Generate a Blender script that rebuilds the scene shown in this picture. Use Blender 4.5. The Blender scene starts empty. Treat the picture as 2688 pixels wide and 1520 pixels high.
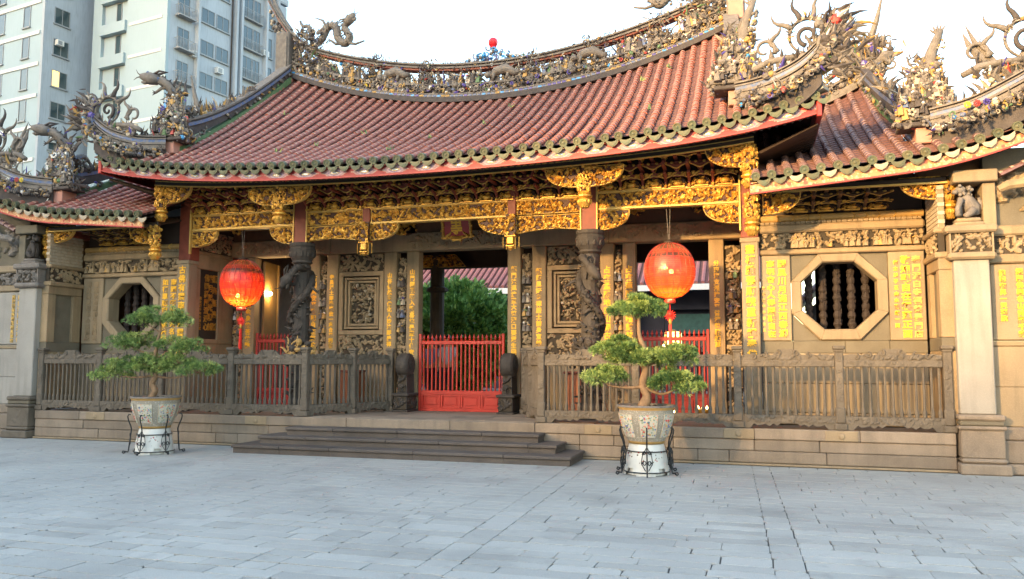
import bpy, math, random
import numpy as np
from mathutils import Vector, Matrix
R = math.radians
rnd = random.Random(7)
scn = bpy.context.scene
COL = scn.collection

# ------------------------------------------------------------------ camera
CAM = Vector((6.0214, -13.8673, 1.7039))
_yaw, _pit, _rol = R(-16.7737), R(4.9701), R(0.1195)
_f = Vector((math.sin(_yaw)*math.cos(_pit), math.cos(_yaw)*math.cos(_pit), math.sin(_pit)))
_r = Vector((math.cos(_yaw), -math.sin(_yaw), 0)); _u = _r.cross(_f)
_r2 = _r*math.cos(_rol)+_u*math.sin(_rol); _u2 = -_r*math.sin(_rol)+_u*math.cos(_rol)
cd = bpy.data.cameras.new('camera'); co = bpy.data.objects.new('camera', cd); COL.objects.link(co)
co.matrix_world = Matrix(((_r2.x,_u2.x,-_f.x,CAM.x),(_r2.y,_u2.y,-_f.y,CAM.y),(_r2.z,_u2.z,-_f.z,CAM.z),(0,0,0,1)))
cd.sensor_fit = 'HORIZONTAL'; cd.sensor_width = 36; cd.lens = 2113.88/2688*36
cd.clip_start = 0.1; cd.clip_end = 3000
scn.camera = co
# ------------------------------------------------------------------ sky, sun, exposure
SUN_AZ, SUN_EL = 210.0, 12.0          # compass degrees (0 = +y, clockwise), low evening sun from the left behind the camera
w = bpy.data.worlds.new('World'); scn.world = w; w.use_nodes = True
nt = w.node_tree; bg = nt.nodes['Background']
sky = nt.nodes.new('ShaderNodeTexSky'); sky.sky_type = 'NISHITA'; sky.sun_disc = False
sky.sun_elevation = R(SUN_EL); sky.sun_rotation = R(SUN_AZ); sky.air_density = 1.2; sky.dust_density = 1.6; sky.ozone_density = 1.0
nt.links.new(sky.outputs[0], bg.inputs[0]); bg.inputs[1].default_value = 0.15
sd = bpy.data.lights.new('sun', 'SUN'); so = bpy.data.objects.new('sun', sd); COL.objects.link(so)
sd.energy = 1.6; sd.angle = R(2.5); sd.color = (1.0, 0.62, 0.24)
_s = Vector((math.sin(R(SUN_AZ))*math.cos(R(SUN_EL)), math.cos(R(SUN_AZ))*math.cos(R(SUN_EL)), math.sin(R(SUN_EL))))
so.rotation_euler = _s.to_track_quat('Z', 'Y').to_euler()
scn.view_settings.view_transform = 'Standard'; scn.view_settings.look = 'None'
scn.view_settings.gamma = 1.0; scn.view_settings.use_curve_mapping = False
scn.view_settings.exposure = 2.6
scn.cycles.max_bounces = 7; scn.cycles.transparent_max_bounces = 10

# ------------------------------------------------------------------ materials
MATS = {}
def mat(name, col, rough=0.7, metal=0.0, var=0.25, vs=3.0, bump=0.0, bs=40.0, col2=None, streak=0.0, rndv=0.0, spec=0.4, emit=None, es=0.0, fine=0.0, stain=0.0):
    m = bpy.data.materials.new(name); m.use_nodes = True; t = m.node_tree; n = t.nodes; L = t.links
    b = n['Principled BSDF']; b.inputs['Roughness'].default_value = rough; b.inputs['Metallic'].default_value = metal
    b.inputs['Specular IOR Level'].default_value = spec
    g = n.new('ShaderNodeNewGeometry')
    def noise(scale, det=4, vec=None):
        x = n.new('ShaderNodeTexNoise'); x.inputs['Scale'].default_value = scale; x.inputs['Detail'].default_value = det
        L.new(vec or g.outputs['Position'], x.inputs['Vector']); return x
    c2 = col2 or tuple(c*0.45 for c in col)
    n1 = noise(vs); rp = n.new('ShaderNodeValToRGB'); L.new(n1.outputs[0], rp.inputs[0])
    rp.color_ramp.elements[0].position = 0.32; rp.color_ramp.elements[1].position = 0.68
    rp.color_ramp.elements[0].color = (*[c*(1-var)+d*var for c, d in zip(col, c2)], 1); rp.color_ramp.elements[1].color = (*col, 1)
    out = rp.outputs[0]
    def mix(a, colr, fac, mode='MIX'):
        x = n.new('ShaderNodeMix'); x.data_type = 'RGBA'; x.blend_type = mode
        if hasattr(fac, 'links'): L.new(fac, x.inputs[0])
        else: x.inputs[0].default_value = fac
        L.new(a, x.inputs[6])
        if hasattr(colr, 'links'): L.new(colr, x.inputs[7])
        else: x.inputs[7].default_value = (*colr, 1)
        return x.outputs[2]
    def ramp(a, p0, p1, v0=0.0, v1=1.0):
        x = n.new('ShaderNodeMapRange'); L.new(a, x.inputs[0]); x.inputs[1].default_value = p0; x.inputs[2].default_value = p1
        x.inputs[3].default_value = v0; x.inputs[4].default_value = v1; return x.outputs[0]
    if streak:
        mp = n.new('ShaderNodeMapping'); mp.inputs['Scale'].default_value = (7, 7, 0.7); L.new(g.outputs['Position'], mp.inputs[0])
        s = noise(1.2, 5, mp.outputs[0]); out = mix(out, tuple(c*0.35 for c in col), ramp(s.outputs[0], 0.48, 0.75, 0, streak))
    if fine:
        s = noise(90, 2); out = mix(out, tuple(min(1, c*1.5) for c in col), ramp(s.outputs[0], 0.5, 0.7, 0, fine))
        s = noise(140, 2); out = mix(out, tuple(c*0.5 for c in col), ramp(s.outputs[0], 0.5, 0.7, 0, fine))
    if stain:
        s = noise(0.9, 8); out = mix(out, tuple(c*0.52 for c in col), ramp(s.outputs[0], 0.54, 0.72, 0, stain)); s = noise(5.0, 5); out = mix(out, tuple(c*0.6 for c in col), ramp(s.outputs[0], 0.58, 0.75, 0, stain))
    if rndv:
        oi = n.new('ShaderNodeObjectInfo'); hs = n.new('ShaderNodeHueSaturation')
        L.new(ramp(oi.outputs['Random'], 0, 1, 1-rndv, 1+rndv), hs.inputs['Value']); L.new(out, hs.inputs['Color']); out = hs.outputs[0]
    L.new(out, b.inputs['Base Color'])
    if bump:
        s = noise(bs, 6); bp = n.new('ShaderNodeBump'); bp.inputs['Strength'].default_value = bump; bp.inputs['Distance'].default_value = 0.02
        L.new(s.outputs[0], bp.inputs['Height']); L.new(bp.outputs[0], b.inputs['Normal'])
    if emit:
        b.inputs['Emission Color'].default_value = (*emit, 1); b.inputs['Emission Strength'].default_value = es
    MATS[name] = m; m['_o'] = 1
    return m
STONE  = mat('warm_sandstone', (0.33, 0.235, 0.135), 0.8, var=0.55, vs=2.2, bump=0.25, streak=0.45, fine=0.25)
STONE2 = mat('pale_granite', (0.30, 0.225, 0.14), 0.75, var=0.35, vs=1.6, bump=0.2, streak=0.35, fine=0.25)
WHITEST= mat('white_pillar_stone', (0.34, 0.31, 0.27), 0.8, var=0.35, vs=1.4, bump=0.2, streak=0.4, fine=0.2, stain=0.2)
GREYST = mat('grey_slate_infill', (0.16, 0.135, 0.095), 0.8, var=0.4, vs=3, bump=0.25, fine=0.25)
BLOCK  = mat('plinth_block_stone', (0.27, 0.21, 0.155), 0.8, var=0.55, vs=2.5, bump=0.3, streak=0.35, rndv=0.14, fine=0.3)
DARKST = mat('weathered_dark_stone', (0.06, 0.049, 0.041), 0.75, var=0.6, vs=5, bump=0.45, bs=30, streak=0.3, fine=0.35)
RAILST = mat('railing_stone', (0.15, 0.122, 0.092), 0.85, var=0.6, vs=5, bump=0.4, bs=30, streak=0.3, fine=0.35)
STEPST = mat('step_stone', (0.105, 0.086, 0.074), 0.8, var=0.5, vs=3, bump=0.3, fine=0.35, rndv=0.1)
PAVE   = mat('plaza_paver', (0.40, 0.395, 0.365), 0.8, var=0.42, vs=0.55, col2=(0.20, 0.195, 0.185), bump=0.3, bs=55, rndv=0.11, fine=0.35, spec=0.3, stain=0.5)
JOINT  = mat('paver_joint', (0.10, 0.095, 0.088), 0.9, var=0.4, vs=6, bump=0.3)
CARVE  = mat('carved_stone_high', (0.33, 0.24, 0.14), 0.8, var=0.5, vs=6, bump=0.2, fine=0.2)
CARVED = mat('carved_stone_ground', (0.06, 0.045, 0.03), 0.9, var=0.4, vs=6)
GOLD   = mat('gilt', (0.72, 0.40, 0.065), 0.42, 0.45, var=0.75, vs=12, bump=0.15, bs=60, col2=(0.30, 0.14, 0.03), spec=0.5)
GOLDT  = mat('gilt_lettering', (0.88, 0.46, 0.03), 0.35, 0.15, var=0.2, vs=9, col2=(0.8, 0.45, 0.05))
GROUND_LACQ = mat('dark_lacquer', (0.075, 0.03, 0.018), 0.6, var=0.5, vs=8)
MAROON = mat('maroon_timber', (0.24, 0.055, 0.03), 0.55, var=0.5, vs=6, bump=0.1)
BROWN  = mat('brown_timber', (0.15, 0.075, 0.035), 0.6, var=0.5, vs=6, bump=0.15)
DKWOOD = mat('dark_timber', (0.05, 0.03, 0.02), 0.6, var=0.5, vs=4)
EDGE   = mat('gilt_edge_trim', (0.70, 0.44, 0.12), 0.5, 0.2, var=0.4, vs=8)
RED    = mat('red_lacquer', (0.40, 0.03, 0.02), 0.42, var=0.25, vs=4, bump=0.05, spec=0.5)
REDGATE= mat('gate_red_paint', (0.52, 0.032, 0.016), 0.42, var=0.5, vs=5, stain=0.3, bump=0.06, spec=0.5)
TILE   = mat('terracotta_tile', (0.37, 0.125, 0.088), 0.5, var=0.6, vs=14, bump=0.2, bs=70, col2=(0.17, 0.075, 0.065), rndv=0.2, spec=0.5, stain=0.4)
PAN    = mat('terracotta_pan', (0.17, 0.075, 0.06), 0.65, var=0.6, vs=9, bump=0.25, bs=60, col2=(0.07, 0.035, 0.03))
WTILE  = mat('plum_tile', (0.17, 0.09, 0.085), 0.45, var=0.5, vs=14, bump=0.2, bs=70, col2=(0.13, 0.07, 0.07), rndv=0.16, spec=0.55)
MORTAR = mat('tile_mortar', (0.50, 0.32, 0.25), 0.85, var=0.6, vs=30)
GREEN  = mat('green_glaze', (0.095, 0.118, 0.078), 0.45, var=0.7, vs=12, bump=0.1, col2=(0.17, 0.13, 0.06), rndv=0.15, spec=0.35)
PINK   = mat('pink_plaster', (0.52, 0.26, 0.20), 0.8, var=0.4, vs=5)
PLAST  = mat('mosaic_grey', (0.21, 0.18, 0.155), 0.8, var=0.7, vs=10, bump=0.3, fine=0.4)
PLASTD = mat('mosaic_dark', (0.085, 0.07, 0.065), 0.8, var=0.5, vs=10, bump=0.3)
CREAM  = mat('mosaic_cream', (0.46, 0.38, 0.28), 0.7, var=0.4, vs=12)
OCHRE  = mat('mosaic_ochre', (0.45, 0.27, 0.09), 0.7, var=0.4, vs=12)
BLUE   = mat('mosaic_blue', (0.06, 0.12, 0.28), 0.5, var=0.95, vs=18, col2=(0.20, 0.18, 0.17))
SKYB   = mat('mosaic_sky_blue', (0.06, 0.30, 0.62), 0.4, var=0.4, vs=14)
VIOL   = mat('mosaic_violet', (0.085, 0.06, 0.27), 0.4, var=0.4, vs=14)
WHITE  = mat('mosaic_white', (0.72, 0.70, 0.66), 0.5, var=0.3, vs=14)
YELL   = mat('mosaic_yellow', (0.70, 0.52, 0.05), 0.45, var=0.3, vs=14)
MOSS   = mat('mosaic_green', (0.12, 0.20, 0.09), 0.6, var=0.5, vs=10)
REDM   = mat('mosaic_red', (0.45, 0.06, 0.05), 0.5, var=0.4, vs=12)
BALLR  = mat('finial_red', (0.80, 0.02, 0.03), 0.3, var=0.1, vs=3, spec=0.6)
BLACKP = mat('black_panel', (0.035, 0.025, 0.02), 0.45, var=0.5, vs=5)
IRON   = mat('wrought_iron', (0.03, 0.032, 0.035), 0.45, 0.5, var=0.4, vs=12)
PORC   = mat('white_porcelain', (0.60, 0.59, 0.55), 0.3, var=0.25, vs=5, spec=0.6)
BARK   = mat('bark', (0.30, 0.19, 0.11), 0.85, var=0.6, vs=14, bump=0.5, bs=40)
SOIL   = mat('soil', (0.06, 0.045, 0.03), 0.95)
LEAF = [mat('leaf_mid', (0.19, 0.29, 0.075), 0.6, var=0.5, vs=7), mat('leaf_dark', (0.085, 0.16, 0.04), 0.6, var=0.4, vs=7), mat('leaf_light', (0.36, 0.44, 0.12), 0.55, var=0.3, vs=9)]
TLEAF = [mat('tree_leaf_mid', (0.19, 0.35, 0.085), 0.55, var=0.4, vs=4), mat('tree_leaf_dark', (0.10, 0.22, 0.06), 0.55, var=0.4, vs=4), mat('tree_leaf_light', (0.34, 0.50, 0.14), 0.5, var=0.3, vs=4)]
TOWERW = mat('tower_pale_tile', (0.36, 0.45, 0.485), 0.6, var=0.12, vs=0.3, streak=0.08)
TOWERG = mat('tower_grey_render', (0.46, 0.50, 0.545), 0.75, var=0.3, vs=0.35, streak=0.3)
TFRAME = mat('window_frame_grey', (0.30, 0.31, 0.32), 0.5)
GLASS  = mat('dark_window_glass', (0.045, 0.075, 0.085), 0.08, var=0.5, vs=0.5, spec=0.8)
LITGL  = mat('lit_window_glass', (0.6, 0.4, 0.1), 0.3, emit=(1.0, 0.62, 0.15), es=.6)
CONC   = mat('balcony_concrete', (0.36, 0.36, 0.36), 0.8, var=0.4, vs=1)
PORC.node_tree.nodes['Principled BSDF'].inputs['Roughness'].default_value = .35
SKIN   = mat('skin', (0.55, 0.33, 0.22), 0.6, var=0.1)
HAIR   = mat('black_hair', (0.02, 0.016, 0.014), 0.5)
CLOTHW = mat('pale_shirt', (0.72, 0.66, 0.68), 0.8, var=0.2, vs=6)
CLOTHD = mat('dark_trousers', (0.04, 0.04, 0.05), 0.8)
CLOTHB = mat('blue_shirt', (0.25, 0.26, 0.42), 0.8, var=0.2, vs=6)
TEAL   = mat('teal_cloth', (0.045, 0.12, 0.11), 0.7, var=0.5, vs=5)
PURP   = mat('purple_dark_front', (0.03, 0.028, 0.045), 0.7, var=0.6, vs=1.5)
GOLDDOOR = mat('amber_door_lacquer', (0.27, 0.145, 0.04), 0.35, var=0.5, vs=2.5, bump=0.1, spec=0.5)
BULB   = mat('bulb_glow', (1, 0.8, 0.5), 0.4, emit=(1.0, 0.70, 0.30), es=90)
LAMPW  = mat('lamp_glow', (1, 0.9, 0.7), 0.4, emit=(1.0, 0.86, 0.55), es=12)
BOXY   = mat('lit_box', (0.9, 0.8, 0.2), 0.4, emit=(1.0, 0.86, 0.22), es=1.2)
FLAME  = mat('candle_flame', (1, 0.8, 0.4), 0.4, emit=(1.0, 0.72, 0.25), es=6)
REDSHADED = mat('shaded_gate_red', (0.30, 0.022, 0.018), 0.5, var=0.3, vs=4)  # gate red with doorway shade put into the colour; also on lantern ribs
BARMAT = mat('dark_carved_bar', (0.035, 0.024, 0.02), 0.8, var=0.4, vs=9)
SILK   = mat('red_silk', (0.72, 0.03, 0.02), 0.6, var=0.2, vs=10)

def pattern_mat(name, base, cols, scale, thr=0.5):
    """painted flat ornament: rows of little motifs over a ground colour"""
    m = bpy.data.materials.new(name); m.use_nodes = True; t = m.node_tree; n = t.nodes; L = t.links; b = n['Principled BSDF']
    b.inputs['Roughness'].default_value = 0.6
    g = n.new('ShaderNodeNewGeometry'); last = None
    rgb = n.new('ShaderNodeRGB'); rgb.outputs[0].default_value = (*base, 1); last = rgb.outputs[0]
    for i, (c, sc, lo, hi) in enumerate(cols):
        v = n.new('ShaderNodeTexVoronoi'); v.inputs['Scale'].default_value = sc; L.new(g.outputs['Position'], v.inputs[0])
        mp = n.new('ShaderNodeMapRange'); L.new(v.outputs['Distance'], mp.inputs[0]); mp.inputs[1].default_value = lo; mp.inputs[2].default_value = hi; mp.inputs[3].default_value = 1; mp.inputs[4].default_value = 0
        x = n.new('ShaderNodeMix'); x.data_type = 'RGBA'; L.new(mp.outputs[0], x.inputs[0]); L.new(last, x.inputs[6]); x.inputs[7].default_value = (*c, 1); last = x.outputs[2]
    L.new(last, b.inputs['Base Color']); return m
FLORAL = pattern_mat('painted_flower_panel', (0.50, 0.46, 0.38), [((0.20, 0.28, 0.22), 26, 0.30, 0.42), ((0.62, 0.22, 0.16), 17, 0.22, 0.32), ((0.12, 0.16, 0.36), 15, 0.16, 0.24), ((0.70, 0.50, 0.12), 33, 0.16, 0.25)], 1)
CRACK  = pattern_mat('crackled_gold_brocade', (0.26, 0.235, 0.19), [((0.42, 0.39, 0.33), 42, 0.25, 0.40), ((0.28, 0.20, 0.11), 70, 0.18, 0.3)], 1)

# painted eave board: repeating lotus motifs along x
def eave_mat(name, period, ground, offs):
    m = bpy.data.materials.new(name); m.use_nodes = True; t = m.node_tree; n = t.nodes; L = t.links; b = n['Principled BSDF']; b.inputs['Roughness'].default_value = 0.55
    g = n.new('ShaderNodeNewGeometry'); uv = n.new('ShaderNodeUVMap')
    sp = n.new('ShaderNodeSeparateXYZ'); L.new(uv.outputs[0], sp.inputs[0])
    def M(op, a, bb=None):
        x = n.new('ShaderNodeMath'); x.operation = op
        for i, v in enumerate((a, bb)):
            if v is None: continue
            if hasattr(v, 'links'): L.new(v, x.inputs[i])
            else: x.inputs[i].default_value = v
        return x.outputs[0]
    u = M('FRACT', M('DIVIDE', sp.outputs[0], period)); v = sp.outputs[1]
    du = M('ABSOLUTE', M('SUBTRACT', u, 0.5))            # 0 centre .. .5 edge
    wav = M('MULTIPLY', M('COSINE', M('MULTIPLY', du, 6.283)), 0.33)   # ogival motif outline
    d = M('SUBTRACT', M('ADD', wav, 0.42), M('ABSOLUTE', M('SUBTRACT', v, 0.42)))
    nz = n.new('ShaderNodeTexNoise'); nz.inputs['Scale'].default_value = 45; L.new(g.outputs['Position'], nz.inputs[0])
    dn = M('ADD', d, M('MULTIPLY', M('SUBTRACT', nz.outputs[0], 0.5), 0.35))
    rp = n.new('ShaderNodeValToRGB'); L.new(dn, rp.inputs[0]); cr = rp.color_ramp; cr.interpolation = 'CONSTANT'
    cr.elements[0].position = 0; cr.elements[0].color = (*ground, 1)
    for p, c in ((0.10, (0.42, 0.27, 0.20)), (0.17, (0.30, 0.15, 0.17)), (0.34, (0.42, 0.28, 0.27)), (0.46, (0.19, 0.13, 0.22)), (0.58, (0.48, 0.31, 0.10)), (0.68, (0.38, 0.24, 0.25))):
        e = cr.elements.new(p); e.color = (*c, 1)
    cr.elements[-1].position = 0.68
    edge = M('GREATER_THAN', 0.10, v)
    x = n.new('ShaderNodeMix'); x.data_type = 'RGBA'; L.new(edge, x.inputs[0]); L.new(rp.outputs[0], x.inputs[6]); x.inputs[7].default_value = (*ground, 1)
    L.new(x.outputs[2], b.inputs['Base Color']); return m
EAVEP = eave_mat('painted_eave_board', 0.63, (0.30, 0.026, 0.024), 0)

# ------------------------------------------------------------------ mesh builder
_p = (1+5**.5)/2
ICO_V = np.array([(-1,_p,0),(1,_p,0),(-1,-_p,0),(1,-_p,0),(0,-1,_p),(0,1,_p),(0,-1,-_p),(0,1,-_p),(_p,0,-1),(_p,0,1),(-_p,0,-1),(-_p,0,1)])/math.hypot(1,_p)
ICO_F = [(0,11,5),(0,5,1),(0,1,7),(0,7,10),(0,10,11),(1,5,9),(5,11,4),(11,10,2),(10,7,6),(7,1,8),(3,9,4),(3,4,2),(3,2,6),(3,6,8),(3,8,9),(4,9,5),(2,4,11),(6,2,10),(8,6,7),(9,8,1)]
def _sub(V, F):
    V = [tuple(v) for v in V]; c = {}; G = []
    def mid(a, b):
        k = (min(a,b), max(a,b))
        if k not in c:
            p = np.array(V[a])+np.array(V[b]); p /= np.linalg.norm(p); c[k] = len(V); V.append(tuple(p))
        return c[k]
    for a,b,d in F:
        x,y,z = mid(a,b),mid(b,d),mid(d,a); G += [(a,x,z),(b,y,x),(d,z,y),(x,y,z)]
    return np.array(V), G
ICO2_V, ICO2_F = _sub(ICO_V, ICO_F)

class MB:
    def __init__(s, mirror=1): s.V = []; s.F = []; s.M = []; s.UV = None; s.sx = mirror; s.smooth = False
    def add(s, V, F, m=0):
        o = len(s.V)
        if s.sx < 0:
            s.V += [(-v[0], v[1], v[2]) for v in V]; s.F += [tuple(i+o for i in reversed(f)) for f in F]
        else:
            s.V += [(v[0], v[1], v[2]) for v in V]; s.F += [tuple(i+o for i in f) for f in F]
        if isinstance(m, int): s.M += [m]*len(F)
        else: s.M += list(m)
        return o
    def box(s, x0, x1, y0, y1, z0, z1, m=0, c=0.0):
        if c <= 0:
            V = [(x,y,z) for z in (z0,z1) for y in (y0,y1) for x in (x0,x1)]
            s.add(V, [(0,2,3,1),(4,5,7,6),(0,1,5,4),(2,6,7,3),(0,4,6,2),(1,3,7,5)], m); return
        c = min(c, (x1-x0)*.45, (y1-y0)*.45, (z1-z0)*.45)
        V = []; idx = {}
        for i,X in ((0,x0),(1,x1)):
            for j,Y in ((0,y0),(1,y1)):
                for k,Z in ((0,z0),(1,z1)):
                    dx,dy,dz = (c if i==0 else -c),(c if j==0 else -c),(c if k==0 else -c)
                    for a,p in enumerate(((X,Y+dy,Z+dz),(X+dx,Y,Z+dz),(X+dx,Y+dy,Z))):
                        idx[i,j,k,a] = len(V); V.append(p)
        F = []
        for i in (0,1):
            q = [idx[i,0,0,0],idx[i,1,0,0],idx[i,1,1,0],idx[i,0,1,0]]; F.append(tuple(q if i else q[::-1]))
            q = [idx[0,i,0,1],idx[1,i,0,1],idx[1,i,1,1],idx[0,i,1,1]]; F.append(tuple(q[::-1] if i else q))
            q = [idx[0,0,i,2],idx[1,0,i,2],idx[1,1,i,2],idx[0,1,i,2]]; F.append(tuple(q if i else q[::-1]))
        for j in (0,1):
            for k in (0,1):
                q = [idx[0,j,k,1],idx[1,j,k,1],idx[1,j,k,2],idx[0,j,k,2]]; F.append(tuple(q if (j==k) else q[::-1])) if False else F.append(tuple(q if j!=k else q[::-1]))
                q = [idx[j,0,k,0],idx[j,1,k,0],idx[j,1,k,2],idx[j,0,k,2]]; F.append(tuple(q if j==k else q[::-1]))
                q = [idx[j,k,0,0],idx[j,k,1,0],idx[j,k,1,1],idx[j,k,0,1]]; F.append(tuple(q if j!=k else q[::-1]))
        for i in (0,1):
            for j in (0,1):
                for k in (0,1):
                    q = (idx[i,j,k,0],idx[i,j,k,1],idx[i,j,k,2]); F.append(q if (i+j+k)%2 == 1 else q[::-1])
        s.add(V, F, m)
    def tube(s, P, r, n=6, m=0, cap=True, flat=1.0):
        P = [Vector(p) for p in P]; N = len(P)
        if not hasattr(r, '__len__'): r = [r]*N
        V = []; up = Vector((0.13, 0.9, 0.4)).normalized(); prev = None
        for i,p in enumerate(P):
            t = (P[min(i+1,N-1)]-P[max(i-1,0)])
            t = t.normalized() if t.length > 1e-9 else Vector((0,0,1))
            a = (prev - t*prev.dot(t)) if prev else (up - t*up.dot(t))
            if a.length < 1e-4: a = t.orthogonal()
            a.normalize(); prev = a; b = t.cross(a)
            for k in range(n):
                th = 2*math.pi*k/n; V.append(p + a*(r[i]*math.cos(th)*flat) + b*(r[i]*math.sin(th)))
        F = [(i*n+k, i*n+(k+1)%n, (i+1)*n+(k+1)%n, (i+1)*n+k) for i in range(N-1) for k in range(n)]
        if cap: F += [tuple(range(n))[::-1], tuple((N-1)*n+k for k in range(n))]
        s.add(V, F, m)
    def lathe(s, prof, n=16, c=(0,0,0), m=0, mf=None, capt=True, capb=True):
        V = []; N = len(prof)
        for r,z in prof:
            for k in range(n):
                a = 2*math.pi*k/n; V.append((c[0]+r*math.cos(a), c[1]+r*math.sin(a), c[2]+z))
        F = []; M = []
        for i in range(N-1):
            for k in range(n):
                F.append((i*n+k, i*n+(k+1)%n, (i+1)*n+(k+1)%n, (i+1)*n+k)); M.append(mf(i,k) if mf else m)
        if capb: F.append(tuple(range(n))[::-1]); M.append(mf(0,0) if mf else m)
        if capt: F.append(tuple((N-1)*n+k for k in range(n))); M.append(mf(N-2,0) if mf else m)
        s.add(V, F, M)
    def prism(s, poly, y0, y1, m=0, m2=None):
        """polygon in x,z (counter-clockwise seen from -y) extruded from y0 (front) to y1 (back)"""
        n = len(poly); V = [(x,y0,z) for x,z in poly]+[(x,y1,z) for x,z in poly]
        F = [tuple(range(n)), tuple(range(n,2*n))[::-1]]+[(i,i+n,(i+1)%n+n,(i+1)%n) for i in range(n)]
        s.add(V, F, m if m2 is None else [m,m]+[m2]*n)
    def blob(s, c, r, m=0, hi=False, rot=0.0):
        V, F = (ICO2_V, ICO2_F) if hi else (ICO_V, ICO_F)
        r = (r,r,r) if not hasattr(r,'__len__') else r
        ca, sa = math.cos(rot), math.sin(rot)
        P = [(c[0]+v[0]*r[0]*ca-v[2]*r[2]*sa, c[1]+v[1]*r[1], c[2]+v[0]*r[0]*sa+v[2]*r[2]*ca) for v in V]
        s.add(P, F, m)
    def sheet(s, fn, us, vs, m=0, flip=False):
        """grid surface fn(u,v)->xyz"""
        nu, nv = len(us), len(vs)
        V = [fn(u,v) for v in vs for u in us]
        F = [(j*nu+i, j*nu+i+1, (j+1)*nu+i+1, (j+1)*nu+i) for j in range(nv-1) for i in range(nu-1)]
        if flip: F = [f[::-1] for f in F]
        s.add(V, F, m)
    def mesh(s, name, mats, off=(0,0,0)):
        me = bpy.data.meshes.new(name)
        V = np.array(s.V, float)-np.array(off); me.from_pydata(V.tolist(), [], s.F)
        for mm in (mats if isinstance(mats, (list, tuple)) else [mats]): me.materials.append(mm)
        if len(s.M): me.polygons.foreach_set('material_index', np.array(s.M, dtype=np.int32))
        if s.UV is not None:
            u = me.uv_layers.new(name='UVMap'); li = np.zeros(len(me.loops), dtype=np.int32); me.loops.foreach_get('vertex_index', li)
            u.data.foreach_set('uv', np.array(s.UV, dtype=np.float32)[li].ravel())
        if s.smooth: me.polygons.foreach_set('use_smooth', np.ones(len(me.polygons), dtype=bool))
        me.update(); return me

LOC = {}
def thing(name, label, cat, loc=(0,0,0), group=None):
    o = bpy.data.objects.new(name, None); COL.objects.link(o); o.location = loc; o.empty_display_size = 0.2
    o['label'] = label; o['category'] = cat
    if group: o['group'] = group
    LOC[o.name] = Vector(loc); return o
def obj(name, mb, mats, parent=None, label=None, kind=None, at=None):
    """one mesh object; vertices are given in world space (or round `at`)"""
    base = LOC[parent.name] if parent else Vector((0,0,0))
    if at is None: me = mb.mesh(name, mats, base)
    else: me = mb.mesh(name, mats, (0,0,0))
    o = bpy.data.objects.new(name, me); COL.objects.link(o)
    if at is not None: o.location = Vector(at)-base
    if parent: o.parent = parent
    LOC[o.name] = base if at is None else Vector(at)
    if label: o['label'] = label
    if kind: o['kind'] = kind
    return o
def inst(name, me, parent, loc, rot=(0,0,0), sc=(1,1,1)):
    o = bpy.data.objects.new(name, me); COL.objects.link(o); o.parent = parent
    o.location = Vector(loc)-LOC[parent.name]; o.rotation_euler = rot; o.scale = sc; LOC[o.name] = Vector(loc); return o
def lone(name, mb, mats, label, cat, group=None, at=None):
    o = obj(name, mb, mats, None, label, at=at); o['category'] = cat
    if group: o['group'] = group
    return o

def text_mesh(s, size, mats, plane='front', ext=0.006, bold=0.003, spacing=1.0, width=1.0):
    """vertical column of characters as a mesh in x,z centred on x=0, top at z=0"""
    cu = bpy.data.curves.new('t', 'FONT'); cu.body = '\n'.join(s); cu.size = size; cu.align_x = 'CENTER'; cu.align_y = 'TOP'
    cu.space_line = spacing; cu.resolution_u = 2; cu.extrude = ext; cu.offset = bold
    o = bpy.data.objects.new('t', cu); COL.objects.link(o)
    dg = bpy.context.evaluated_depsgraph_get(); me = bpy.data.meshes.new_from_object(o.evaluated_get(dg))
    bpy.data.objects.remove(o); bpy.data.curves.remove(cu)
    n = len(me.vertices); a = np.zeros(n*3); me.vertices.foreach_get('co', a); a = a.reshape(-1,3)
    b = np.empty_like(a); b[:,0] = a[:,0]*width; b[:,2] = a[:,1]; b[:,1] = -a[:,2]
    if plane == 'side+':   # facing +x, reading direction towards +y
        b = np.stack([a[:,2], a[:,0]*width, a[:,1]], 1)
    me.vertices.foreach_set('co', b.ravel()); me.materials.clear(); me.materials.append(mats); me.update(); return me
def text(s, parent, loc, size, z_to=None, mats=None, name='inscription', plane='front', width=1.0, bold=0.005):
    sp = 1.0
    if z_to is not None:
        pitch = (loc[2]-z_to)/len(s); size = min(size, pitch*.92); sp = pitch/size
    me = text_mesh(s, size, mats or GOLDT, plane, spacing=sp, width=width, bold=bold); me.name = name
    # normalise to the wanted vertical span
    n = len(me.vertices); a = np.zeros(n*3); me.vertices.foreach_get('co', a); a = a.reshape(-1,3)
    if z_to is not None and n:
        h = a[:,2].max()-a[:,2].min(); k = 1 if z_to is None else min(1.15, max(.8, (loc[2]-z_to)/h)); a[:,2] = (a[:,2]-a[:,2].max())*k; me.vertices.foreach_set('co', a.ravel()); me.update()
    return inst(name, me, parent, loc)

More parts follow.
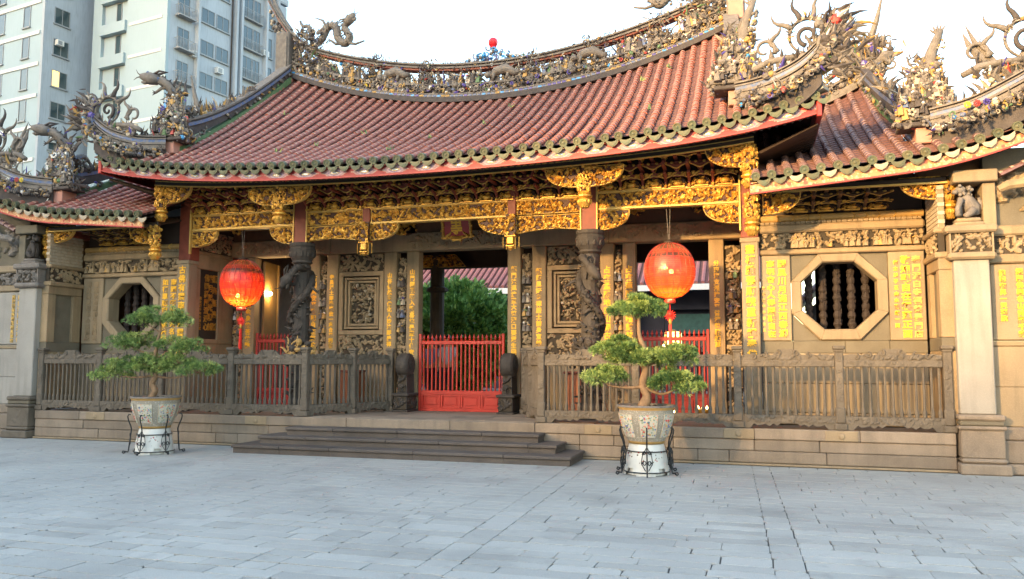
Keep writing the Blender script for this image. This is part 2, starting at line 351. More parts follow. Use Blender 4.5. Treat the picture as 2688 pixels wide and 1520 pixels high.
# ------------------------------------------------------------------ carved relief
def relief(mb, x0, x1, z0, z1, y, depth=0.05, seed=0, res=0.017, mask=None, mats=(0,1), size=1.0, dens=1.0, thr=0.35, plane='xz', frame=0.0):
    g = np.random.RandomState(seed); W, H = x1-x0, z1-z0
    nx, nz = max(3, int(W/res)+1), max(3, int(H/res)+1)
    X = np.linspace(0, W, nx); Z = np.linspace(0, H, nz); h = np.zeros((nz, nx))
    N = int(W*H/(0.0034*size*size)*dens)
    for k in range(N):
        cx, cz = g.rand()*W, g.rand()*H; th = g.rand()*6.28; l = (0.03+0.08*g.rand())*size; wd = (0.013+0.017*g.rand())*size; kap = (g.rand()-.5)*50/size
        hh = 0.45+0.55*g.rand(); ns = max(2, int(l/wd*1.4))
        for q in range(ns):
            i0, i1 = np.searchsorted(X, (cx-wd, cx+wd)); j0, j1 = np.searchsorted(Z, (cz-wd, cz+wd))
            if i1 > i0 and j1 > j0:
                d2 = ((X[i0:i1]-cx)**2)[None,:]+((Z[j0:j1]-cz)**2)[:,None]
                h[j0:j1,i0:i1] = np.maximum(h[j0:j1,i0:i1], hh*np.sqrt(np.clip(1-d2/wd**2, 0, 1)))
            th += kap*l/ns; cx += math.cos(th)*l/ns; cz += math.sin(th)*l/ns
    if plane == 'xz': V = [(x0+X[i], y-depth*h[j,i], z0+Z[j]) for j in range(nz) for i in range(nx)]
    else: V = [(y-depth*h[j,i]*plane, x0+X[i], z0+Z[j]) for j in range(nz) for i in range(nx)]   # plane=+1 / -1 : facing -x / +x
    F = []; M = []
    for j in range(nz-1):
        for i in range(nx-1):
            if mask and not mask(x0+.5*(X[i]+X[i+1]), z0+.5*(Z[j]+Z[j+1])): continue
            f = (j*nx+i, j*nx+i+1, (j+1)*nx+i+1, (j+1)*nx+i)
            if plane == 1: f = f[::-1]
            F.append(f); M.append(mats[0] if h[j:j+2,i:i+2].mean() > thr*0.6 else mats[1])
    mb.add(V, F, M)
def in_poly(poly):
    def f(x, z):
        c = False; n = len(poly)
        for i in range(n):
            (xa,za),(xb,zb) = poly[i], poly[i-1]
            if (za > z) != (zb > z) and x < (xb-xa)*(z-za)/(zb-za)+xa: c = not c
        return c
    return f
def carved_panel(name, parent, poly, y, thick=0.05, seed=0, mirror=1, mats=(GOLD, GROUND_LACQ, EDGE), depth=0.055, rim=True, size=.82, dens=1.0):
    """flat carved board of any outline: back board, raised carving and a trim line round the edge"""
    mb = MB(mirror); mb.smooth = False
    mb.prism(poly, y, y+thick, 1, 2)
    xs = [p[0] for p in poly]; zs = [p[1] for p in poly]
    relief(mb, min(xs), max(xs), min(zs), max(zs), y-0.002, depth, seed, mask=in_poly(poly), mats=(0,1), size=size, dens=dens)
    if rim:
        P = [(x, y-0.012, z) for x,z in poly]; P.append(P[0])
        for a,b in zip(P, P[1:]): mb.tube([a,b], 0.011, 4, 2)
    return obj(name, mb, list(mats), parent)
def arc(cx, cz, r, a0, a1, n=8, rz=None):
    rz = rz or r
    return [(cx+r*math.cos(R(a0+(a1-a0)*i/n)), cz+rz*math.sin(R(a0+(a1-a0)*i/n))) for i in range(n+1)]

# ------------------------------------------------------------------ figurines, flames, dragons
PAL = [PLAST, PLASTD, CREAM, OCHRE, BLUE, WHITE, VIOL, YELL, MOSS, REDM, SKYB]
def pick(g, warm=0.0):
    return g.choices(range(11), weights=[42, 27, 9, 11, 1.8, 2.2, 2.2, .5, 2.2, 1.2, .5])[0]
def figurine(mb, x, y, z, h, g):
    m1, m2, m3 = pick(g), pick(g), pick(g); wv = h*0.27
    lean = g.uniform(-.12,.12)*h
    mb.tube([(x,y,z),(x+lean*.4,y,z+h*.45),(x+lean,y-.01,z+h*.78)], [wv*1.1, wv*.8, wv*.55], 5, m1)
    mb.blob((x+lean*1.1,y-.01,z+h*.88), h*.13, g.choice((2,2,5,0)))
    sgn = g.choice((-1,1)); ex = g.uniform(.15,.5)*h
    mb.tube([(x+lean*.8,y-.02,z+h*.68),(x+lean*.8+sgn*ex*.7,y-.05,z+h*(.62+g.uniform(-.2,.25)))], [wv*.4, wv*.25], 4, m2)
    mb.tube([(x+lean*.8,y-.02,z+h*.66),(x+lean*.8-sgn*ex*.5,y-.05,z+h*(.5+g.uniform(-.2,.2)))], [wv*.4, wv*.25], 4, m3)
    if g.random() < .10: mb.tube([(x+sgn*ex*.7,y-.06,z+h*.2),(x+sgn*ex*.8,y-.07,z+h*1.15)], .008, 3, g.choice((0,3,1)))
def curl(mb, c, r, turns, a0, w, m=0, sgn=1, y=None, n=18, end=0.25):
    P = []; rr = []
    for i in range(n+1):
        t = i/n; a = R(a0)+sgn*2*math.pi*turns*t; q = r*(1-(1-end)*t); P.append((c[0]+q*math.cos(a), c[1], c[2]+q*math.sin(a))); rr.append(w*(1-.55*t))
    mb.tube(P, rr, 5, m)
def flame(mb, p, ang, L, w, m=0, bend=0.6, y=0, n=6):
    P = []; rr = []; x, z = p[0], p[2]; a = R(ang)
    for i in range(n+1):
        t = i/n; P.append((x, p[1], z)); rr.append(w*(1-t)**.8+.004); a += bend/n*(1 if t < .5 else -2.2); x += math.cos(a)*L/n; z += math.sin(a)*L/n
    mb.tube(P, rr, 5, m)
def shard(mb, p, ang, L, w_, m=0, bend=.3, tilt=0.0):
    """pointed ceramic leaf: a bent four-sided spike"""
    a = R(ang); d = Vector((math.cos(a), tilt, math.sin(a))); n_ = Vector((-d.z,0,d.x)); p = Vector(p); q = p+d*L*.45+n_*L*bend*.25; e = p+d*L+n_*L*bend
    V = [p-n_*w_*.4,p+n_*w_*.4,q+n_*w_*.5,q+Vector((0,-w_*.55,0)),q-n_*w_*.5,q+Vector((0,w_*.4,0)),e]
    mb.add(V, [(0,3,4),(0,1,3),(1,2,3),(3,2,6),(4,3,6),(2,5,6),(5,4,6),(1,5,2),(0,4,5),(0,5,1)], m)
def crust(mb, fn, n, seed, sz=(.08,.2), up=(30,150)):
    """spiky weathered crust of shards, curls and knobs scattered over points fn(g)"""
    g = random.Random(seed)
    for k in range(n):
        p = fn(g); m = g.choices((0,1,2,3,4,5,6,8,9), weights=(44,34,5,8,1.2,1.2,1.8,1.6,.9))[0]; L = g.uniform(*sz); r_ = g.random()
        if r_ < .62: shard(mb, p, g.uniform(*up), L, L*g.uniform(.16,.32), m, g.uniform(-.6,.6), g.uniform(-.5,.1))
        elif r_ < .82: curl(mb, p, L*.42, g.uniform(.5,1.1), g.uniform(0,360), L*.11, m, g.choice((-1,1)), n=7)
        else: mb.blob(p, (L*.3,L*.25,L*.28), m, rot=g.uniform(0,3))
def clutter(mb, x0, x1, y0, y1, zf, ht, n, seed, sz=(.05,.11)):
    """mass of porcelain flowers, leaves and scraps standing above zf(x)"""
    g = random.Random(seed)
    for k in range(n):
        x = g.uniform(x0,x1); y = g.uniform(y0,y1); z = zf(x)+g.random()**1.2*(ht(x) if callable(ht) else ht); q = g.uniform(*sz); r = g.random(); m = pick(g)
        if r < .40: mb.blob((x,y,z), (q*g.uniform(.4,.8), q*.45, q*g.uniform(.35,.7)), m, rot=g.uniform(0,3))
        elif r < .68: curl(mb, (x,y,z), q*.8, g.uniform(.5,1.1), g.uniform(0,360), q*.24, m, g.choice((-1,1)), n=7)
        elif r < .88: flame(mb, (x,y,z), g.uniform(20,160), q*1.9, q*.25, m, g.uniform(-1.4,1.4), n=4)
        else:
            for a in range(5): mb.blob((x+q*.4*math.cos(a*1.257),y-.02,z+q*.4*math.sin(a*1.257)), (q*.26,q*.15,q*.26), m)
def dragon(mb, P, r0, m=(0,0,0), seed=1, head=True, legs=True, spikes=True, hs=1.0, n=40):
    """scaly serpent along the polyline P (head at the last point)"""
    g = random.Random(seed); P = [Vector(p) for p in P]
    Q = []
    for i in range(len(P)-1):                                         # Catmull-Rom
        p0,p1,p2,p3 = P[max(i-1,0)],P[i],P[i+1],P[min(i+2,len(P)-1)]
        for k in range(6):
            t = k/6; Q.append(.5*((2*p1)+(-p0+p2)*t+(2*p0-5*p1+4*p2-p3)*t*t+(-p0+3*p1-3*p2+p3)*t**3))
    Q.append(P[-1]); N = len(Q)
    rad = [r0*(.25+.75*min(1,i/N*2.2))*(1 if i < N*.85 else .9) for i in range(N)]
    mb.tube(Q, rad, 7, m[0])
    for i in range(1, N-1):
        t = (Q[i+1]-Q[i-1]).normalized(); a_ = t.orthogonal().normalized(); b_ = t.cross(a_)
        for q in range(4):
            th = g.uniform(0,6.283); e = a_*math.cos(th)+b_*math.sin(th); c0 = Q[i]+e*rad[i]*.92; w2 = e.cross(t)*rad[i]*.32
            mb.add([c0-w2, c0+t*rad[i]*.5, c0+w2, c0+e*rad[i]*.28-t*rad[i]*.55],[(0,1,3),(1,2,3),(2,0,3)], m[0] if g.random() < .8 else m[2])
    if spikes:
        for i in range(2, N-2, 2):
            t = (Q[i+1]-Q[i-1]).normalized(); up = Vector((t.z*-1,0,t.x)); up = up if up.z > 0 or abs(t.z) > .7 else -up
            b = Q[i]+up*rad[i]*.8; mb.tube([b-t*rad[i]*.5, b+up*rad[i]*.9-t*rad[i]*.6], [rad[i]*.35,.004], 4, m[1])
    if legs:
        for f in (0.3040,0.3360,0.5440,.72):
            i = int(f*N); s = g.choice((-1,1)); p = Q[i]; a = p+Vector((s*r0*1.6,-r0*.6,-r0*.4)); b = a+Vector((s*r0*1.3,-r0*.3,r0*1.0*g.choice((-1,1))))
            mb.tube([p,a,b],[rad[i]*.55,rad[i]*.4,rad[i]*.3],5,m[0])
            for q in (-1,0,1): mb.tube([b,b+Vector((s*r0*.7,-r0*.2,q*r0*.6))],[rad[i]*.22,.004],4,m[1])
    if head:
        h = Q[-1]; d = (Q[-1]-Q[-4]).normalized(); up = Vector((-d.z,0,d.x)); up = up if up.z > 0 else -up; k = r0*hs
        mb.tube([h-d*k, h+d*k*.6, h+d*k*1.9, h+d*k*2.7],[k*1.0,k*1.35,k*.9,k*.5],7,m[0])
        mb.tube([h+d*k*.4-up*k*.5, h+d*k*1.6-up*k*1.25, h+d*k*2.2-up*k*1.2],[k*.6,k*.45,k*.2],6,m[0])
        mb.blob(h+d*k*1.0+up*k*1.0+Vector((0,-k*.5,0)),k*.36,m[2])
        for s in (-.3,.3): mb.tube([h+up*k*.9+Vector((0,s*k,0)), h-d*k*1.2+up*k*1.9+Vector((0,s*k*2,0)), h-d*k*2.6+up*k*2.2],[k*.3,k*.22,.005],4,m[1])
        for q in range(5): a = h-d*k*.7; e = a-d*k*(1.2+.5*q%1.1)+up*k*(1.3-q*.75); mb.tube([a,e],[k*.45,.006],4,m[1])
        for s in (-1,1): mb.tube([h+d*k*2.4, h+d*k*3.3+up*k*s*.5, h+d*k*3.8+up*k*(1.2*s)],[k*.15,k*.1,.004],4,m[1])

# ================================================================== GROUND
g_ = MB(); g_.box(-160, 160, -90, 320, -0.4, -0.014, 0)
ground = obj('ground', g_, [JOINT], None, 'grey stone plaza in front of the temple', 'structure'); LOC['ground'] = Vector((0,0,0))
def paver_mesh(sx, sy, seed, h=0.03):
    g = random.Random(seed); k = 0.004; hx, hy = sx/2-.0028, sy/2-.0065
    P = []
    cs = [g.choice((0.0048,0.0080,0.0160,.035)) for _ in range(4)]
    for i,(a,b) in enumerate(((-1,-1),(1,-1),(1,1),(-1,1))):
        c = cs[i]; jx, jy = g.choice((-.0015,-.0015,0,.001,.007)), g.choice((-.0015,-.0015,0,.001,.006))
        p1 = (a*(hx-jx), b*(hy-jy-c)); p2 = (a*(hx-jx-c), b*(hy-jy)); P += [p1,p2] if a*b > 0 else [p2,p1]
    n = 8; V = [(x,y,-h) for x,y in P]+[(x,y,-.002) for x,y in P]+[(x*(1-k/hx),y*(1-k/hy),0) for x,y in P]
    F = [(i,(i+1)%n,(i+1)%n+n,i+n) for i in range(n)]+[(i+n,(i+1)%n+n,(i+1)%n+2*n,i+2*n) for i in range(n)]+[tuple(range(2*n,3*n))]
    # paver outline order is counter-clockwise
    return V, F
pav = []
g = random.Random(3); y = -0.08; row = 0
while y > -14.5:
    d = g.choice((0.2000,0.2160,0.2240,.30)); yc = y-d/2; shear = -0.03*(yc+.5)
    for s0, s1 in ((-16,-6.2),(-5.92,-3.4),(-3.1,3.1),(3.4,5.94),(6.2,16)):
        x = s0
        while x < s1-.02:
            l = g.choice((0.3040,0.3600,0.4160,.6,.75,.95)); 
            if s1-(x+l) < .3: l = s1-x
            pav.append((x+l/2+shear, yc, l, d)); x += l
    y -= d; row += 1
for u, wd in ((-6.06,.28),(-3.25,.3),(3.25,.3),(6.07,.26)):
    y = -0.08
    while y > -14.5:
        l = g.choice((0.2400,0.3200,0.4000)); pav.append((u-0.03*(y-l/2+.5), y-l/2, wd, l)); y -= l
keep = []
for p in pav:
    v = Vector((p[0],p[1],0))-CAM; z = v.dot(_f)
    if z < 1: continue
    sx_, sy_ = v.dot(_r2)/z*2113.88, v.dot(_u2)/z*2113.88
    if abs(sx_) > 1500 or sy_ < -860: vis = False
    else: vis = True
    keep.append((not vis, z, p))
keep.sort(key=lambda t: (t[0], t[1]))
rest = MB(); g = random.Random(11); cache = {}
for k, (nv, z, (x,y,l,d)) in enumerate(keep):
    dz = g.uniform(-.0016,.001); V, F = None, None
    if k < 300:
        key = (round(l,2), round(d,2), g.randrange(3))
        if key not in cache:
            m_ = MB(); V, F = paver_mesh(key[0], key[1], hash(key) % 999); m_.add(V, F); cache[key] = m_.mesh('paving_stone', [PAVE])
        inst('paving_stone', cache[key], ground, (x,y,dz), (g.uniform(-.003,.003), g.uniform(-.0015,.0015), g.uniform(-.004,.004)))
    else:
        V, F = paver_mesh(l, d, k % 23); rest.add([(a+x,b+y,c+dz) for a,b,c in V], F)
obj('paving_stones', rest, [PAVE], ground, None, 'stuff')

# ================================================================== PLATFORM AND STEPS
PX = 8.93
plat = thing('stone_platform', 'long low platform of sandstone blocks carrying the temple front', 'platform', (0,0,0))
b = MB(); b.box(-PX+.05, PX-.05, .10, 16.0, -.05, .585); obj('core', b, [BLOCK], plat)
b = MB(); b.box(-PX, PX, -.06, .12, 0.0, .035, 0, .01); obj('base_ledge', b, [STONE2], plat)
g = random.Random(5)
for z0, z1, ll in ((.04,.228,(1.5,.9,1.2,.5,1.7)),(.234,.412,(1.9,1.3,1.0,.6)),(.418,.592,(1.6,2.1,1.2))):
    x = -PX
    while x < PX-.05:
        l = g.choice(ll); l = min(l, PX-x)
        if PX-(x+l) < .35: l = PX-x
        if not (z1 < .5 and -2.35 < x and x+l < 2.35):
            b = MB(); c = .012; pr = g.uniform(-.004,.004)+(-.02 if z1 > .5 else 0)
            b.box(x+.003, x+l-.003, pr, .14, z0, z1, 0, c); obj('block', b, [BLOCK], plat)
        x += l
g = random.Random(6)
for j in range(5):                                                   # floor slabs of the open entrance, slightly uneven
    x = -2.9+.3*(j % 2)
    while x < 2.8:
        l = g.choice((.8,1.0,1.2)); b = MB(); b.box(x, x+l-.006, .145+j*.47, .145+j*.47+.464, .5, .6+g.uniform(-.002,.001), 0, .006); obj('floor_slab', b, [BLOCK], plat); x += l
for sx in (-1,1):
    for i, xx in enumerate((3.4, 5.73, 7.3)):
        b = MB(sx); b.box(xx-.24, xx+.24, -.032, -.0205, .425, .585, 0, .006)
        b.tube([(xx,-.034,.50),(xx,-.050,.50)], [.055,.03], 10, 1); obj('drain_block', b, [STONE2, STONE2], plat)
steps = thing('entrance_steps', 'three dark stone steps leading up to the red gate', 'steps', (0,-.6,0))
for z0, z1, yf, hw, yb in ((0,.15,-1.118,3.17,.0),(.15,.29,-.765,2.85,.0),(.29,.43,-.46,2.47,.0)):
    p = None; x = -hw; g = random.Random(int(z1*100)); first = True
    while x < hw-.05:
        l = g.choice((1.0,1.3,1.6)); l = min(l, hw-x)
        if hw-(x+l) < .5: l = hw-x
        b = MB(); b.box(x+.002, x+l-.002, yf, yb-.023, z1-.055, z1, 0, .012)
        e0 = .03 if x <= -hw+.01 else 0; e1 = .03 if x+l >= hw-.01 else 0
        b.box(x+.002+e0, x+l-.002-e1, yf+.035, yb-.023, max(0,z0), z1-.056, 0); obj('step_slab', b, [STEPST], steps); x += l

# ================================================================== RAILINGS
def baluster_mesh(h):
    b = MB(); b.lathe([(.030,0),(.034,.10*h),(.021,.17*h),(.020,.9*h),(.026,h)], 6); return b.mesh('baluster', [RAILST])
BAL = baluster_mesh(.775)
def rail_panel(root, A, B, seed, bottom=True, dark=False):
    """panel between two post centres A,B (x,y)"""
    A, B = Vector((*A,0)), Vector((*B,0)); d = (B-A); L = d.length-.13; ux = d.normalized(); o = A+ux*.065; ang = math.atan2(ux.y, ux.x)
    def place(name, mb, mats, at=(0,0,0)):
        me = mb.mesh(name, mats); return inst(name, me, root, (o.x,o.y,.6), (0,0,ang))
    b = MB(); b.box(0, L, -.05, .05, .995, 1.10, 0, .012)
    relief(b, .03, L-.03, 1.005, 1.09, -.051, .012, seed, .02, mats=(0,0)); place('top_rail', b, [RAILST])
    # bottom rail with scalloped underside
    n = 24; bot = []
    for i in range(n+1):
        t = i/n; e = min(t,1-t)
        z = 0.0 if e < .12 else (.055+.02*math.sin(t*60) if e < .38 else .085)
        bot.append((t*L, z))
    b = MB(); poly = bot+[(L,.215),(0,.215)]; b.prism(poly, -.055, .055); relief(b, .02, L-.02, .10, .21, -.056, .018, seed+1, .02, mats=(0,0)); place('bottom_rail', b, [RAILST])
    # carved crest: paired scrolls rising to the middle
    b = MB(); top = []
    for i in range(33):
        t = i/32; e = abs(t-.5)*2
        z = 1.10+.075+.10*max(0,1-e*3.2)**.6+.045*abs(math.sin(e*9.5))*(1-e*.5)
        top.append((t*L, z))
    poly = [(0,1.101),(L,1.101)]+top[::-1]
    b.prism(poly, -.03, .03)
    for s in (-1,1):
        for k, (q, r_) in enumerate(((.10,.055),(.24,.05),(.36,.045))): curl(b, (L*(.5+s*q), -.038, 1.10+.115-.03*k), r_, .9, 90, .018, 0, s, n=9)
    relief(b, .02, L-.02, 1.11, 1.19, -.031, .03, seed+2, .018, mats=(0,0), size=1.3); place('crest', b, [RAILST])
    nb = int(round((L-.04)/.106))
    for i in range(nb):
        p = o+ux*((i+.5)*L/nb); inst('baluster', BAL, root, (p.x,p.y,.6+.218), (0,0,ang+.3*i))
def rail_post(root, x, y, h=1.335):
    b = MB(); z = .6
    b.box(x-.095,x+.095,y-.09,y+.09,z,z+.10,0,.012); b.box(x-.062,x+.062,y-.062,y+.062,z+.10,z+h-.10,0,.012)
    b.box(x-.074,x+.074,y-.074,y+.074,z+.101,z+.36,0,.02)
    b.box(x-.072,x+.072,y-.072,y+.072,z+h-.10,z+h-.06,0,.01); b.box(x-.092,x+.092,y-.092,y+.092,z+h-.06,z+h,0,.015)
    relief(b, x-.05, x+.05, z+.45, z+h-.13, y-.0625, .012, int(x*100)%97, .018, mats=(0,0)); obj('post', b, [RAILST], root)
for s, lab in ((-1,'weathered carved stone railing on the platform left of the steps'),(1,'weathered carved stone railing on the platform right of the steps')):
    rr = thing('stone_railing', lab, 'railing', (s*5.6,.07,.6), 'carved stone railings along the platform edge')
    xs = [2.375,4.05,5.73,7.30,8.86]; pts = [(s*x,.07) for x in xs]; mid = (s*1.90,1.13); end = (s*1.50,2.06)
    for p in pts+[mid, end]: rail_post(rr, *p)
    seq = sorted(pts)
    for i in range(4): rail_panel(rr, seq[i], seq[i+1], 40+i*3+(s>0)*50)
    for a, c in ((pts[0], mid),(mid, end)):
        a, c = (a, c) if a[0] < c[0] else (c, a)
        rail_panel(rr, a, c, 90+int(abs(a[0])*10))

# ================================================================== DRUM STONES
for s, lab in ((-1,'dark carved drum stone at the left jamb of the red gate'),(1,'dark carved drum stone at the right jamb of the red gate')):
    x = s*1.16; t = thing('drum_stone', lab, 'drum stone', (x,2.0,.6), 'drum stones flanking the gate')
    b = MB(); hx = .185
    b.box(x-hx,x+hx,1.78,2.34,.6,.64,0,.01); b.box(x-hx+.03,x+hx-.03,1.80,2.32,.64,.93,0,.02); b.box(x-hx-.01,x+hx+.01,1.77,2.35,.93,.99,0,.015)
    relief(b, x-.14, x+.14, .66, .92, 1.799, .04, 3, .015, mats=(0,1), size=1.2)
    relief(b, 1.84, 2.30, .66, .92, x+hx-.029 if s < 0 else x-hx+.029, .03, 4, .018, mats=(0,1), plane=-1 if s < 0 else 1, size=1.2)
    obj('base', b, [DARKST, CARVED], t)
    b = MB(); b.prism([(x-.11,.99),(x+.11,.99),(x+.095,1.40),(x-.095,1.40)], 1.92, 2.30); relief(b, x-.085, x+.085, 1.02, 1.38, 1.919, .05, 6, .015, mats=(0,1), size=1.2); obj('cradle', b, [DARKST, CARVED], t)
    b = MB(); b.smooth = False; n = 26
    prof = [(.0,-.15),(.20,-.15),(.225,-.125),(.245,-.10),(.255,0),(.245,.10),(.225,.125),(.20,.15),(.0,.15)]
    V = []; F = []
    for i,(r_,o_) in enumerate(prof):
        for k in range(n): a = 2*math.pi*k/n; V.append((x+o_*.95, 2.05+max(r_,.002)*math.cos(a), 1.585+max(r_,.002)*math.sin(a)))
    for i in range(len(prof)-1):
        for k in range(n): F.append((i*n+k,(i+1)*n+k,(i+1)*n+(k+1)%n,i*n+(k+1)%n))
    b.add(V, F)
    for q in (-1,1):
        for k in range(18): a = 2*math.pi*k/18; b.blob((x+q*.12,2.05+.235*math.cos(a),1.585+.235*math.sin(a)), .013)
        curl_pts = [(x+q*.145,2.05+(.15-.006*k)*math.cos(k*.5),1.585+(.15-.006*k)*math.sin(k*.5)) for k in range(22)]; b.tube(curl_pts, .014, 5)
    obj('drum', b, [DARKST], t)

# ================================================================== POTTED TREES
def leaf_pad(mb, c, rx, ry, rz, n, g, leaf=.040, loose=0.0):
    """cloud pad: many small overlapping sprays, each a lump of narrow leaves, with gaps between"""
    cl = []
    for k in range(int(15+rx*22)):
        a = g.uniform(0,6.283); q = math.sqrt(g.random())*(1+loose*.25); h = math.sqrt(max(0,1-min(1,q)**2))
        z = g.uniform(-.35,1.0)*h*(.8+.3*loose*g.random()) if g.random() < .45 else h*g.uniform(.6,1.05)
        cl.append((Vector((c[0]+rx*.92*q*math.cos(a), c[1]+ry*.92*q*math.sin(a), c[2]+rz*z*.85)), g.uniform(.055,.115), g.choices((0,1,2), weights=(5,3,3))[0]))
    for k in range(n):
        cc, cr, cm = cl[g.randrange(len(cl))]
        d = Vector((g.gauss(0,1),g.gauss(0,1),g.gauss(.25,.8))).normalized(); p = cc+Vector((d.x*1.25,d.y*1.25,d.z*.75))*cr*g.random()**.45; l = leaf*g.uniform(.7,1.6)
        out = (d+Vector(((cc.x-c[0])/rx,(cc.y-c[1])/ry,.3))*.8).normalized(); s = out.cross(Vector((g.uniform(-1,1),g.uniform(-1,1),g.uniform(-1,1))))
        if s.length < .05: continue
        s = s.normalized()*l*.13; m = cm if g.random() < .7 else g.choice((0,1,2)); n_ = out.cross(s).normalized()
        for q in (-1,0,1):                                            # a spray of three narrow leaves
            e = (out+s.normalized()*q*.75+n_*g.uniform(-.5,.5)).normalized()*l*1.15
            mb.add([p-s*.4, p+e*.5-s, p+e, p+e*.5+s], [(0,1,2,3)], m)
def bonsai(cx, cy, lab, trunk, limbs, pads, seed, n=900):
    t = thing('potted_bonsai', lab, 'bonsai tree', (cx,cy,.46), 'bonsai trees in painted pots')
    g = random.Random(seed)
    b = MB(); b.smooth = True
    prof = [(.27,.46),(.275,.50),(.31,.58),(.36,.70),(.395,.82),(.41,.91),(.405,.96),(.42,.985),(.435,1.00),(.435,1.03),(.41,1.03),(.38,.97)]
    b.lathe([(r_,z-0) for r_,z in prof], 40, (cx,cy,0), 0, mf=lambda i,k: 1 if i in (0,6,7) else (2 if i > 7 else 0), capt=False); obj('pot', b, [CRACK, OCHRE, PLAST], t)
    b = MB(); b.lathe([(.0,.0),(.392,.0)], 24, (cx,cy,.985), 0, capt=False, capb=False)
    for k in range(60): a = g.uniform(0,6.28); q = g.uniform(0,.34); b.blob((cx+q*math.cos(a),cy+q*math.sin(a),.985+.01), g.uniform(.01,.03))
    obj('soil', b, [SOIL], t)
    for k in range(6):                                                # painted flower panels, moulded on the belly of the pot
        a0 = R(-90+k*60+12); b = MB(); us = [i/6 for i in range(7)]; vs = [i/6 for i in range(7)]
        def fn(u, v):
            z = .56+.34*v; rr_ = np.interp(z, [q[1] for q in prof[:9]], [q[0] for q in prof[:9]])+.006; a = a0+(u-.5)*(.86 if k % 2 else .7)
            return (cx+rr_*math.cos(a), cy+rr_*math.sin(a), z)
        b.sheet(fn, us, vs, 0); pm = obj('painted_panel', b, [FLORAL], t)
        b = MB(); ring = [fn(u,0) for u in us]+[fn(1,v) for v in vs]+[fn(u,1) for u in us[::-1]]+[fn(0,v) for v in vs[::-1]]; b.tube(ring, .006, 4)
        for q in range(14): p = fn(g.uniform(.1,.9), g.uniform(.1,.9)); b.blob(p, (g.uniform(.008,.022),.008,g.uniform(.008,.022)), g.choice((1,2,3,4)))
        obj('panel_border', b, [CREAM, REDM, BLUE, MOSS, OCHRE], pm)
    b = MB(); b.smooth = True; P, rads = trunk
    def smooth(P, rads):
        Q = []; rr = []
        for i in range(len(P)-1):
            p0,p1,p2,p3 = [Vector(P[min(max(j,0),len(P)-1)]) for j in (i-1,i,i+1,i+2)]
            for k in range(4):
                s = k/4; Q.append(.5*((2*p1)+(-p0+p2)*s+(2*p0-5*p1+4*p2-p3)*s*s+(-p0+3*p1-3*p2+p3)*s**3)); rr.append((rads[i]*(1-s)+rads[i+1]*s)*g.uniform(.88,1.12))
        Q.append(Vector(P[-1])); rr.append(rads[-1]); return Q, rr
    b.tube(*smooth(P, rads), 8)
    for L_, rl in limbs: b.tube(*smooth(L_, [rl*(1-.7*i/(len(L_)-1)) for i in range(len(L_))]), 6)
    for (px,py,pz,rx,ry,rz) in pads:                                  # twigs fanning into each pad
        for k in range(9):
            a = g.uniform(0,6.28); q = g.uniform(.3,.8); e = (px+rx*q*math.cos(a), py+ry*q*math.sin(a), pz+rz*.2)
            b.tube([(px,py,pz-rz*.35),((px+e[0])/2+g.uniform(-.03,.03),(py+e[1])/2,pz-rz*.05),e],[.011,.008,.004],4)
    obj('trunk', b, [BARK], t)
    for (px,py,pz,rx,ry,rz) in pads:
        b = MB(); leaf_pad(b, (px,py,pz-.03), rx*1.0, ry, rz*(1.1 if seed == 21 else 1.35), int(n*(rx*ry)/.09*2.4), g, loose=0 if seed == 21 else 1); obj('foliage_pad', b, LEAF, t)
    return t
RX, RY = 4.42, -1.52
bonsai(RX, RY, 'clipped cloud-pruned bonsai with dense pads in painted pot right of the steps',
  ([(4.36,RY,.98),(4.44,RY,1.15),(4.37,RY+.03,1.32),(4.42,RY,1.55),(4.40,RY,1.85),(4.33,RY,2.1),(4.33,RY,2.40)], [.085,.07,.06,.055,.045,.035,.02]),
  [([(4.40,RY,1.30),(4.15,RY,1.28),(3.85,RY,1.32),(3.78,RY,1.42)],.03), ([(4.42,RY,1.28),(4.65,RY,1.19),(4.88,RY-.05,1.28),(4.9,RY-.05,1.38)],.03), ([(4.40,RY,1.75),(4.15,RY+.05,1.72),(4.0,RY+.05,1.8)],.03), ([(4.41,RY,1.6),(4.65,RY+.1,1.7),(4.83,RY+.1,1.74)],.026)],
  [(4.29,RY,2.43,.41,.36,.27),(3.97,RY+.05,1.80,.34,.36,.32),(4.28,RY+.05,1.74,.34,.30,.18),(4.80,RY+.12,1.74,.40,.34,.22),(3.78,RY-.02,1.42,.35,.32,.21),(4.91,RY-.08,1.34,.38,.34,.24)], 21)
LX, LY = -4.45, -1.58
